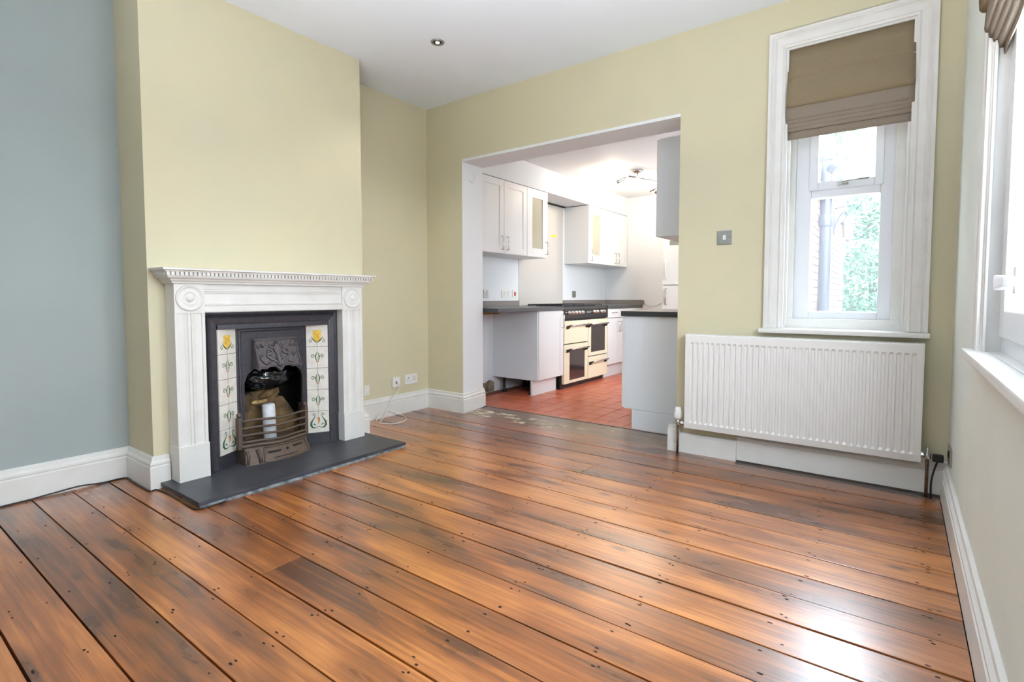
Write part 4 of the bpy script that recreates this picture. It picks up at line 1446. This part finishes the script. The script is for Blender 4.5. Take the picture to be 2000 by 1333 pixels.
# wall cabinets, left of cooker
UX = -3.24
c1 = thing('wall_cabinet', (-3.42, 4.19, 1.46), 'white double-door wall cabinet nearest the opening, left of the cooker', 'cabinet')
carcass(c1, 3.785, 4.586, 1.462, 2.194, KL, UX - 0.021)
d = shaker('door', c1, 3.788, 4.186, 1.464, 2.194, UX)
bow_handle(d, UX, 4.142, 1.502, 1.632)
d = shaker('door', c1, 4.190, 4.584, 1.464, 2.194, UX)
bow_handle(d, UX, 4.228, 1.502, 1.632)
c2 = thing('glass_wall_cabinet', (-3.42, 4.79, 1.46), 'white wall cabinet with frosted glass door left of the cooker', 'cabinet')
carcass(c2, 4.588, 4.986, 1.462, 2.194, KL, UX - 0.021)
d = shaker('door', c2, 4.590, 4.984, 1.464, 2.194, UX, True, 0.094)
bow_handle(d, UX, 4.945, 1.502, 1.638)
B(KL + 0.01, UX - 0.03, 4.606, 4.968, 1.70, 1.712).build('shelf', M['unit'], c2)
# right of cooker
c3_ = thing('glass_wall_cabinet', (-3.42, 6.15, 1.46), 'white wall cabinet with frosted glass door right of the cooker', 'cabinet')
carcass(c3_, 5.945, 6.362, 1.462, 2.194, KL, UX - 0.021)
d = shaker('door', c3_, 5.947, 6.360, 1.464, 2.194, UX, True, 0.108)
bow_handle(d, UX, 6.002, 1.495, 1.640)
for z in (1.70, 1.93):
    B(KL + 0.01, UX - 0.03, 5.963, 6.344, z, z + 0.012).build('shelf', M['unit'], c3_)
c4_ = thing('wall_cabinet', (-3.42, 6.74, 1.46), 'white double-door wall cabinet in the far corner, right of the cooker', 'cabinet')
carcass(c4_, 6.364, 7.115, 1.462, 2.194, KL, UX - 0.021)
d = shaker('door', c4_, 6.366, 6.737, 1.464, 2.194, UX)
bow_handle(d, UX, 6.697, 1.495, 1.635)
d = shaker('door', c4_, 6.741, 7.113, 1.464, 2.194, UX)
bow_handle(d, UX, 6.790, 1.495, 1.635)
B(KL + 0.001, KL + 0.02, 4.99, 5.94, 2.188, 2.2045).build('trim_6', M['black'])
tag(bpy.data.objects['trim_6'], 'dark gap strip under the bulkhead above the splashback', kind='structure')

# base cabinet left of the cooker
DX = -3.0
k1 = thing('base_cabinet', (-3.3, 4.70, -0.008), 'white base cabinet left of the cooker with grey end panel and open plinth', 'cabinet')
carcass(k1, 4.462, 4.950, 0.155, 0.878, KL, DX - 0.022)
tag(B(KL, DX - 0.012, 4.446, 4.461, 0.155, 0.878).build('end_panel', M['unit_side'], k1, bevel=0.001), 'plain grey end panel')
d = shaker('door', k1, 4.462, 4.944, 0.160, 0.872, DX)
bow_handle(d, DX, 4.908, 0.690, 0.830)
B(-3.10, -3.078, 4.452, 4.918, -0.008, 0.150).build('plinth', M['unit'], k1, bevel=0.001)
for (x, y) in ((-3.50, 4.52), (-3.14, 4.52), (-3.50, 4.90), (-3.14, 4.90)):
    b = MB()
    b.lathe([(0.030, 0), (0.030, 0.012), (0.016, 0.02), (0.016, 0.14), (0.03, 0.145), (0.03, 0.164)], (x, y, -0.008), 'Z', 12)
    b.build('foot', M['black'], k1)
wt1 = thing('worktop', (-3.3, 4.36, 0.88), 'dark laminate worktop left of the cooker, overhanging the cabinet end', 'worktop')
b = B(KL, -2.994, 3.772, 4.948, 0.880, 0.9195)
b.build('slab', M['worktop'], wt1, bevel=0.004)
B(KL + 0.01, -2.998, 3.769, 3.7725, 0.881, 0.9185).build('end_strip', M['worktop_edge'], wt1)
tag(B(-3.597, -3.50, 3.90, 4.44, 0.842, 0.8795).build('batten', M['raw_wood']), 'raw timber batten fixed under the worktop end', 'batten')
us = B(KL, KL + 0.015, 3.80, 4.922, 0.920, 0.985).build('upstand', M['upstand'], bevel=0.001)
tag(us, 'grey upstand strip behind the left worktop', 'upstand')

# base cabinet right of the cooker
k2 = thing('base_cabinet', (-3.3, 6.56, -0.008), 'white base cabinet right of the cooker with drawers over doors', 'cabinet')
carcass(k2, 6.024, 7.112, 0.155, 0.878, KL, DX - 0.022)
for (ya, yb_, hy) in ((6.026, 6.354, 6.316), (6.358, 6.686, 6.396), (6.690, 7.11, 7.06)):
    dr = B(DX - 0.020, DX, ya, yb_, 0.760, 0.872).build('drawer', M['unit'], k2, bevel=0.0015)
    bow_handle(dr, DX, (ya + yb_) / 2 - 0.06, 0.828, (ya + yb_) / 2 + 0.06, True)
    d = shaker('door', k2, ya, yb_, 0.160, 0.754, DX)
    bow_handle(d, DX, hy, 0.575, 0.705)
B(-3.078, -3.060, 6.03, 7.10, -0.008, 0.150).build('plinth', M['unit'], k2)
wt2 = thing('worktop', (-3.3, 6.56, 0.88), 'dark laminate worktop right of the cooker, in the far corner', 'worktop')
B(KL, -2.994, 6.022, KB, 0.880, 0.9195).build('slab', M['worktop'], wt2, bevel=0.004)
tag(B(KL, KL + 0.015, 5.90, KB - 0.016, 0.920, 0.985).build('upstand', M['upstand'], bevel=0.001), 'grey upstand strip behind the right worktop', 'upstand')
b = MB()
b.prism([(KL + 0.0005, 0.9205), (-2.972, 0.9205), (-2.965, 0.962), (-2.985, 0.985), (KL + 0.0005, 0.985)], KB - 0.015, KB, lambda u, v_, h: (u, h, v_))
tag(b.build('upstand', M['upstand']), 'grey upstand strip with clipped corner on the far kitchen wall', 'upstand')
# splashback
sb = thing('splashback', (KL, 5.41, 0.93), 'tall pale grey splashback panel behind the cooker', 'splashback')
B(KL, KL + 0.008, 4.924, 5.898, 0.925, 2.186).build('panel', M['steel_panel'], sb)
stk = MB()
stk.prism([(5.595, 1.788), (5.74, 1.788), (5.74, 1.812), (5.595, 1.812)], KL + 0.008, KL + 0.0088, lambda u, v_, h: (h, u, v_))
tag(stk.build('sticker', M['sticker'], sb), 'small yellow sticker')
# kitchen sockets
wall_plate('kitchen_socket', 4.322, 1.060, 0.075, 0.085, 'chrome single socket above the left worktop, nearest the opening', 1, 'brushed', KL)
wall_plate('kitchen_socket', 4.670, 1.062, 0.146, 0.086, 'white double socket above the left worktop', 2, 'plastic', KL)
rsx = wall_plate('cooker_switch', 4.835, 1.062, 0.080, 0.086, 'white cooker switch with a red rocker', 0, 'plastic', KL)
tag(B(KL + 0.009, KL + 0.015, 4.825, 4.852, 1.040, 1.084).build('rocker', M['red'], rsx, bevel=0.002), 'red rocker')
wall_plate('kitchen_socket', 6.195, 1.066, 0.090, 0.086, 'chrome socket above the right worktop', 1, 'brushed', KL)

# ------------------------------------------------------------------ range cooker
ck = thing('range_cooker', (-3.28, 5.485, -0.008), 'cream range cooker with black control panel and gas hob', 'cooker')
CA, CB = 4.960, 6.016
B(KL + 0.02, DX - 0.03, CA, CB, 0.055, 0.895).build('body', M['cooker_black'], ck)
pl = B(-3.5, -3.05, CA - 0.004, CB - 0.04, -0.008, 0.052).build('plinth', M['cooker_black'], ck)
b = MB()
for i in range(9):
    y = 5.58 + i * 0.04
    b.box(-3.051, -3.0492, y, y + 0.022, 0.024, 0.034)
b.build('vent_slot', M['brushed'], pl)
b = MB()
b.prism([(DX - 0.05, 0.768), (DX - 0.004, 0.768), (DX + 0.004, 0.790), (DX + 0.002, 0.890), (DX - 0.012, 0.912), (DX - 0.05, 0.916)], CA - 0.004, CB + 0.004, lambda u, v_, h: (u, h, v_))
b.build('control_panel', M['cooker_black'], ck, bevel=0.003)
for y in (5.055, 5.13, 5.205, 5.28, 5.355, 5.645, 5.72, 5.83, 5.895):
    kn = MB().lathe([(0.024, 0.0), (0.024, 0.006), (0.019, 0.010), (0.018, 0.030), (0.014, 0.034), (0, 0.034)], (DX + 0.002, y, 0.848), 'X', 16).build('knob', M['chrome'], ck)
    B(DX + 0.020, DX + 0.037, y - 0.004, y + 0.004, 0.833, 0.864).build('grip', M['cooker_black'], kn)
B(DX + 0.0025, DX + 0.0045, 5.47, 5.56, 0.838, 0.858).build('badge', M['brushed'], ck)
hobb = B(KL + 0.03, DX - 0.012, CA, CB, 0.895, 0.920).build('hob', M['cooker_black'], ck, bevel=0.004)
for i in range(4):
    ya = CA + 0.05 + i * 0.245
    b = MB()
    for y in (ya, ya + 0.11, ya + 0.22):
        b.box(-3.52, -3.06, y - 0.006, y + 0.006, 0.930, 0.944)
    for x in (-3.52, -3.40, -3.28, -3.16, -3.06):
        b.box(x - 0.006, x + 0.006, ya, ya + 0.22, 0.928, 0.942)
        b.box(x - 0.005, x + 0.005, ya - 0.005, ya + 0.005, 0.918, 0.932)
        b.box(x - 0.005, x + 0.005, ya + 0.215, ya + 0.225, 0.918, 0.932)
    b.build('pan_support', M['iron'], ck)
    for x in (-3.40, -3.17):
        MB().lathe([(0.045, 0.918), (0.045, 0.925), (0.032, 0.928), (0.032, 0.934), (0, 0.936)], (x, ya + 0.11, 0), 'Z', 16).build('burner', M['iron'], ck)


def cooker_handle(parent, y0, y1, z):
    b_ = MB()
    for y, s_ in ((y0, 1), (y1, -1)):
        b_.hexa([(DX, y - 0.014, z - 0.040), (DX + 0.020, y - 0.012, z - 0.036), (DX + 0.020, y + 0.012, z - 0.036), (DX, y + 0.014, z - 0.040)],
                [(DX, y - 0.014, z - 0.005), (DX + 0.062, y - 0.012, z + 0.012), (DX + 0.062, y + 0.012, z + 0.012), (DX, y + 0.014, z - 0.005)])
    h_ = b_.build('handle_bracket', M['cooker_black'], parent, bevel=0.003)
    MB().tube([(DX + 0.052, y0, z + 0.002), (DX + 0.052, y1, z + 0.002)], 0.009, 10).build('handle_bar', M['chrome'], parent)


def oven_door(name, y0, y1, z0, z1, gl=None):
    b_ = MB()
    if gl:
        ga, gb_, gc, gd = gl
        b_.box(DX - 0.035, DX, y0, ga, z0, z1)
        b_.box(DX - 0.035, DX, gb_, y1, z0, z1)
        b_.box(DX - 0.035, DX, ga, gb_, z0, gc)
        b_.box(DX - 0.035, DX, ga, gb_, gd, z1)
    else:
        b_.box(DX - 0.035, DX, y0, y1, z0, z1)
    d_ = b_.build(name, M['cream'], ck, bevel=0.004)
    if gl:
        B(DX - 0.012, DX - 0.002, ga - 0.002, gb_ + 0.002, gc - 0.002, gd + 0.002).build('oven_window', M['oven_glass'], d_)
    return d_


d = oven_door('oven_door', CA + 0.006, 5.505, 0.502, 0.757)
cooker_handle(d, 5.02, 5.46, 0.705)
d = oven_door('oven_door', CA + 0.002, 5.505, 0.050, 0.490, (5.080, 5.430, 0.084, 0.430))
cooker_handle(d, 5.02, 5.44, 0.440)
d = oven_door('oven_door', 5.516, CB, 0.318, 0.757, (5.585, 5.950, 0.362, 0.692))
cooker_handle(d, 5.51, 5.945, 0.702)
d = oven_door('drawer', 5.516, CB, 0.050, 0.307)
cooker_handle(d, 5.55, 5.945, 0.250)

# ------------------------------------------------------------------ peninsula unit, its wall cabinet and fridge
k3 = thing('peninsula_cabinet', (-1.4, 4.1, -0.008), 'grey-sided base cabinet standing at the right of the kitchen opening', 'cabinet')
tag(B(-1.748, KR - 0.02, 3.80, 3.818, 0.148, 0.874).build('end_panel', M['unit_side'], k3, bevel=0.001), 'plain grey end panel')
b = MB()
b.box(-1.744, KR - 0.02, 3.820, 4.60, 0.150, 0.872)
b.build('carcass', M['unit'], k3)
for (za, zb) in ((0.152, 0.745), (0.750, 0.870)):
    nm = 'door' if za < 0.5 else 'drawer'
    d = B(-1.768, -1.748, 3.806, 4.40, za, zb).build(nm, M['unit'], k3, bevel=0.0015)
B(-1.678, -1.662, 3.80, 4.6, -0.008, 0.146).build('plinth', M['unit'], k3)
B(-1.660, KR - 0.02, 3.792, 3.808, -0.008, 0.146).build('plinth', M['unit_side'], k3)
wt3 = thing('worktop', (-1.4, 4.2, 0.876), 'dark laminate worktop on the peninsula cabinet at the right of the opening', 'worktop')
B(-1.770, KR - 0.003, 3.780, 4.66, 0.8755, 0.9145).build('slab', M['worktop'], wt3, bevel=0.003)
B(-1.768, KR - 0.004, 3.777, 3.7805, 0.8765, 0.9135).build('end_strip', M['worktop_edge'], wt3)
wc = thing('wall_cabinet', (-1.25, 4.1, 1.47), 'grey-sided wall cabinet hanging above the peninsula cabinet', 'cabinet')
tag(B(-1.475, KR - 0.005, 3.775, 3.792, 1.472, 2.188).build('end_panel', M['unit_side'], wc, bevel=0.001), 'plain grey end panel')
B(-1.470, KR - 0.005, 3.793, 4.55, 1.474, 2.180).build('carcass', M['unit'], wc)
B(-1.492, -1.473, 3.778, 4.30, 1.474, 2.184).build('door', M['unit'], wc, bevel=0.0015)
fr = thing('fridge_freezer', (-2.18, 6.75, -0.008), 'tall white fridge freezer against the far kitchen wall', 'fridge')
b = B(-2.475, -1.90, 6.545, 7.11, 0.03, 1.76)
b.build('body', M['fridge'], fr, bevel=0.006)
for (za, zb) in ((0.06, 1.172), (1.182, 1.67)):
    d = B(-2.473, -1.902, 6.495, 6.540, za, zb).build('door', M['fridge'], fr, bevel=0.006)
    if za < 1:
        MB().tube([(-2.42, 6.495, 0.93), (-2.42, 6.468, 0.935), (-2.42, 6.468, 1.13), (-2.42, 6.495, 1.135)], 0.009, 8).build('handle', M['brushed'], d)
    else:
        MB().tube([(-2.42, 6.495, 1.25), (-2.42, 6.468, 1.255), (-2.42, 6.468, 1.46), (-2.42, 6.495, 1.465)], 0.009, 8).build('handle', M['fridge'], d)
B(-2.40, -1.98, 6.538, 6.546, 1.685, 1.745).build('top_vent', M['brushed'], fr)
for x in (-2.42, -1.96):
    MB().lathe([(0.02, 0), (0.02, 0.04)], (x, 6.6, -0.008), 'Z', 10).build('foot', M['black'], fr)
kc_ = MB().tube(bez([(-3.03, KB - 0.01, 1.0), (-2.98, KB - 0.008, 0.955), (-2.88, KB - 0.008, 0.905), (-2.76, KB - 0.008, 0.925), (-2.66, KB - 0.008, 1.0)]), 0.004, 6)
tag(kc_.build('kitchen_flex', M['cable_white']), 'thin white flex sagging across the far kitchen wall beside the fridge', 'cable')

# kitchen ceiling light
kl = thing('ceiling_spotlight', (-2.455, 5.64, KC), 'chrome spotlight bar with lit bulbs on the kitchen ceiling', 'light')
MB().lathe([(0.065, 0.0), (0.065, -0.02), (0.05, -0.03), (0, -0.03)], (-2.455, 5.64, KC), 'Z', 24).build('canopy', M['chrome'], kl)
b = MB()
b.tube([(-2.455, 5.64, KC - 0.03), (-2.455, 5.64, KC - 0.065)], 0.008, 8)
b.tube([(-2.53, 5.55, KC - 0.068), (-2.36, 6.02, KC - 0.068), (-2.44, 6.28, KC - 0.075)], 0.009, 8)
b.build('bar', M['chrome'], kl)
SPOTS = [((-2.53, 5.56, KC - 0.07), (-2.66, 5.50, KC - 0.13)), ((-2.44, 6.26, KC - 0.075), (-2.565, 6.30, KC - 0.115)), ((-2.42, 6.24, KC - 0.075), (-2.50, 6.28, KC - 0.15))]
bm_ = bpy.data.materials.new('lit_bulb')
bm_.use_nodes = True
bm_.node_tree.nodes['Principled BSDF'].inputs['Emission Color'].default_value = (1, 0.74, 0.45, 1)
bm_.node_tree.nodes['Principled BSDF'].inputs['Emission Strength'].default_value = 12
for (p, q) in SPOTS:
    p, q = Vector(p), Vector(q)
    d_ = (q - p).normalized()
    b = MB()
    b.tube([p, p + d_ * 0.03], 0.006, 8)
    b.tube([p + d_ * 0.03, p + d_ * 0.045, q - d_ * 0.01], [0.012, 0.024, 0.03], 14, cap=False)
    h_ = b.build('spot_head', M['chrome'], kl)
    MB().tube([q - d_ * 0.03, q - d_ * 0.005, q], [0.018, 0.022, 0.012], 12).build('bulb', bm_, h_)
    point('spot_lamp', q + d_ * 0.035, 9, (1.0, 0.84, 0.66), 0.03)

# ------------------------------------------------------------------ outside
tag(B(-40, 40, -30, 60, -0.35, -0.15).build('ground', M['paver']), 'pale paved yard outside', kind='structure')
BX = -0.72
wall = thing('wall_brick', (BX, 6.5, -0.15), 'pale brick side wall of the rear extension seen through the tall window', None, kind='structure')
b = MB()
b.box(KR + 0.265, BX - 0.012, YK + 0.01, KW[0], -0.15, 2.42)
b.box(KR + 0.265, BX - 0.012, KW[1], 9.30, -0.15, 2.42)
b.box(KR + 0.265, BX - 0.012, KW[0], KW[1], -0.15, KW[2])
b.box(KR + 0.265, BX - 0.012, KW[0], KW[1], KW[3], 2.42)
b.build('wall_core', M['mortar'], wall, fix=False)
bk = MB()
row = 0
z = 0.3
while z < 2.32:
    y = 5.6 + (0.1125 if row % 2 else 0)
    while y < 9.1:
        dx = random.uniform(-0.002, 0.002)
        bk.box(BX - 0.02, BX + dx, y + 0.005, y + 0.220, z + 0.005, z + 0.070)
        y += 0.225
    z += 0.075
    row += 1
tag(bk.build('brick', M['brick'], wall, fix=False), kind='stuff')
b = MB()
b.box(BX - 0.3, BX + 0.004, 4.0, 9.40, 2.36, 2.50)
b.build('fascia', M['upvc'], wall)
b = MB()
b.hexa([(KR - 1.2, 7.42, 2.5), (BX + 0.008, 4.0 + 3.42, 2.5), (BX + 0.008, 9.45, 2.5), (KR - 1.2, 9.45, 2.5)], [(KR - 1.2, 7.42, 3.0), (BX + 0.008, 7.42, 2.53), (BX + 0.008, 9.45, 2.53), (KR - 1.2, 9.45, 3.0)])
b.build('roof_slope', M['slate'], wall)
tag(B(1.35, 1.7, 5.2, 10.2, -0.15, 5.0).build('wall_shading', M['mortar']), 'unseen wall added across the side yard to shade the brick wall', kind='structure')  # added out of view to keep sky light off the brick
dp = thing('drainpipe', (-0.665, 6.28, -0.15), 'dark soil pipe running up the brick wall outside the tall window', 'pipe')
MB().lathe([(0.055, -0.15), (0.055, 4.2)], (-0.655, 6.28, 0), 'Z', 16).build('pipe', M['drain'], dp)
for z in (1.75, 2.42):
    MB().lathe([(0.06, z), (0.066, z + 0.02), (0.066, z + 0.10), (0.06, z + 0.12)], (-0.655, 6.28, 0), 'Z', 16).build('collar', M['drain'], dp)
MB().tube([(-0.655, 6.28, 2.30), (-0.60, 6.24, 2.36), (-0.56, 6.20, 2.38)], [0.045, 0.05, 0.055], 12).build('branch', M['drain'], dp)
la = thing('wall_lantern', (BX, 7.75, 1.9), 'old style lantern on a bracket on the brick wall outside', 'lantern')
b = MB()
b.box(BX, BX + 0.015, 7.71, 7.79, 1.82, 2.05)
b.tube(bez([(BX + 0.01, 7.75, 1.88), (BX + 0.05, 7.75, 2.02), (BX + 0.12, 7.75, 2.10), (BX + 0.155, 7.75, 2.05)]), 0.01, 8)
b.tube([(BX + 0.01, 7.75, 2.14), (BX + 0.40, 7.75, 2.22)], 0.006, 6)
b.build('bracket', M['drain'], la)
b = MB()
b.lathe([(0.012, 0.0), (0.05, 0.03), (0.055, 0.035), (0.07, 0.20)], (BX + 0.155, 7.75, 1.74), 'Z', 6, smooth=False)
b.build('glass_body', M['lantern_glass'], la)
b = MB()
b.lathe([(0.085, 0.20), (0.08, 0.215), (0.03, 0.28), (0.012, 0.30), (0, 0.32)], (BX + 0.155, 7.75, 1.74), 'Z', 6, smooth=False)
b.lathe([(0.0, -0.03), (0.015, -0.02), (0.02, 0.005), (0.0, 0.006)], (BX + 0.155, 7.75, 1.74), 'Z', 8)
b.build('cap', M['drain'], la)


def tree(name, x, y, h, rx, ry, rz, label, nleaf, mat_, seed, size=0.13):
    rnd = random.Random(seed)
    root = thing(name, (x, y, -0.15), label, 'tree')
    b_ = MB()
    b_.tube([(x, y, -0.15), (x + 0.05, y, h * 0.35), (x - 0.03, y, h * 0.7)], [0.12, 0.09, 0.03], 8)
    for k in range(7):
        a = k * 0.9
        b_.tube([(x, y, h * (0.3 + 0.05 * k)), (x + rx * 0.6 * math.cos(a), y + ry * 0.6 * math.sin(a), h * (0.45 + 0.06 * k))], [0.05, 0.015], 6)
    b_.build('trunk', M['bark'], root)
    lb = MB()
    clumps = [(x + rnd.uniform(-1, 1) * rx * 0.75, y + rnd.uniform(-1, 1) * ry * 0.75, h - rz + rnd.uniform(-0.95, 0.8) * rz) for _ in range(34)]
    for _ in range(nleaf):
        c = rnd.choice(clumps)
        d_ = Vector((rnd.gauss(0, 1), rnd.gauss(0, 1), rnd.gauss(0, 1))).normalized() * (rnd.random() ** 0.5)
        p = Vector(c) + Vector((d_.x * rx * 0.34, d_.y * ry * 0.34, d_.z * rz * 0.26))
        u_ = Vector((rnd.gauss(0, 1), rnd.gauss(0, 1), rnd.gauss(0, 1))).normalized()
        v_ = u_.orthogonal().normalized()
        s_ = size * rnd.uniform(0.6, 1.2)
        lb.add([p - u_ * s_, p + v_ * s_ * 0.45, p + u_ * s_, p - v_ * s_ * 0.45], [(0, 1, 2, 3)])
    tag(lb.build('foliage', mat_, root, fix=False), kind='stuff')


tree('garden_tree', -1.75, 16.5, 6.3, 0.95, 1.0, 2.3, 'tall light green tree beyond the drainpipe outside the window', 14000, M['leaf'], 3, 0.075)
tree('garden_tree', -0.2, 13.5, 4.0, 1.4, 1.0, 2.0, 'lower blue-green tree filling the lower pane of the tall window', 18000, M['leaf2'], 5, 0.07)
tree('garden_tree', 2.6, 14.5, 4.2, 1.5, 1.0, 2.1, 'bushy tree at the garden end, right of the other trees', 9000, M['leaf'], 8, 0.08)
hg = thing('garden_hedge', (-0.2, 11.0, -0.15), 'low clipped hedge at the foot of the garden trees', 'hedge')
rnd = random.Random(4)
lb = MB()
for _ in range(14000):
    p = Vector((rnd.uniform(-2.6, 2.6), 11.0 + rnd.uniform(-0.35, 0.35), rnd.uniform(0.1, 2.0)))
    u_ = Vector((rnd.gauss(0, 1), rnd.gauss(0, 1), rnd.gauss(0, 1))).normalized()
    v_ = u_.orthogonal().normalized()
    s_ = 0.055
    lb.add([p - u_ * s_, p + v_ * s_ * 0.5, p + u_ * s_, p - v_ * s_ * 0.5], [(0, 1, 2, 3)])
tag(lb.build('foliage', M['leaf2'], hg, fix=False), kind='stuff')
b = MB()
for k in range(8):
    b.tube([(-2.4 + k * 0.65, 11.0, -0.15), (-2.4 + k * 0.65, 11.0, 1.6)], [0.03, 0.012], 6)
b.build('stems', M['bark'], hg)
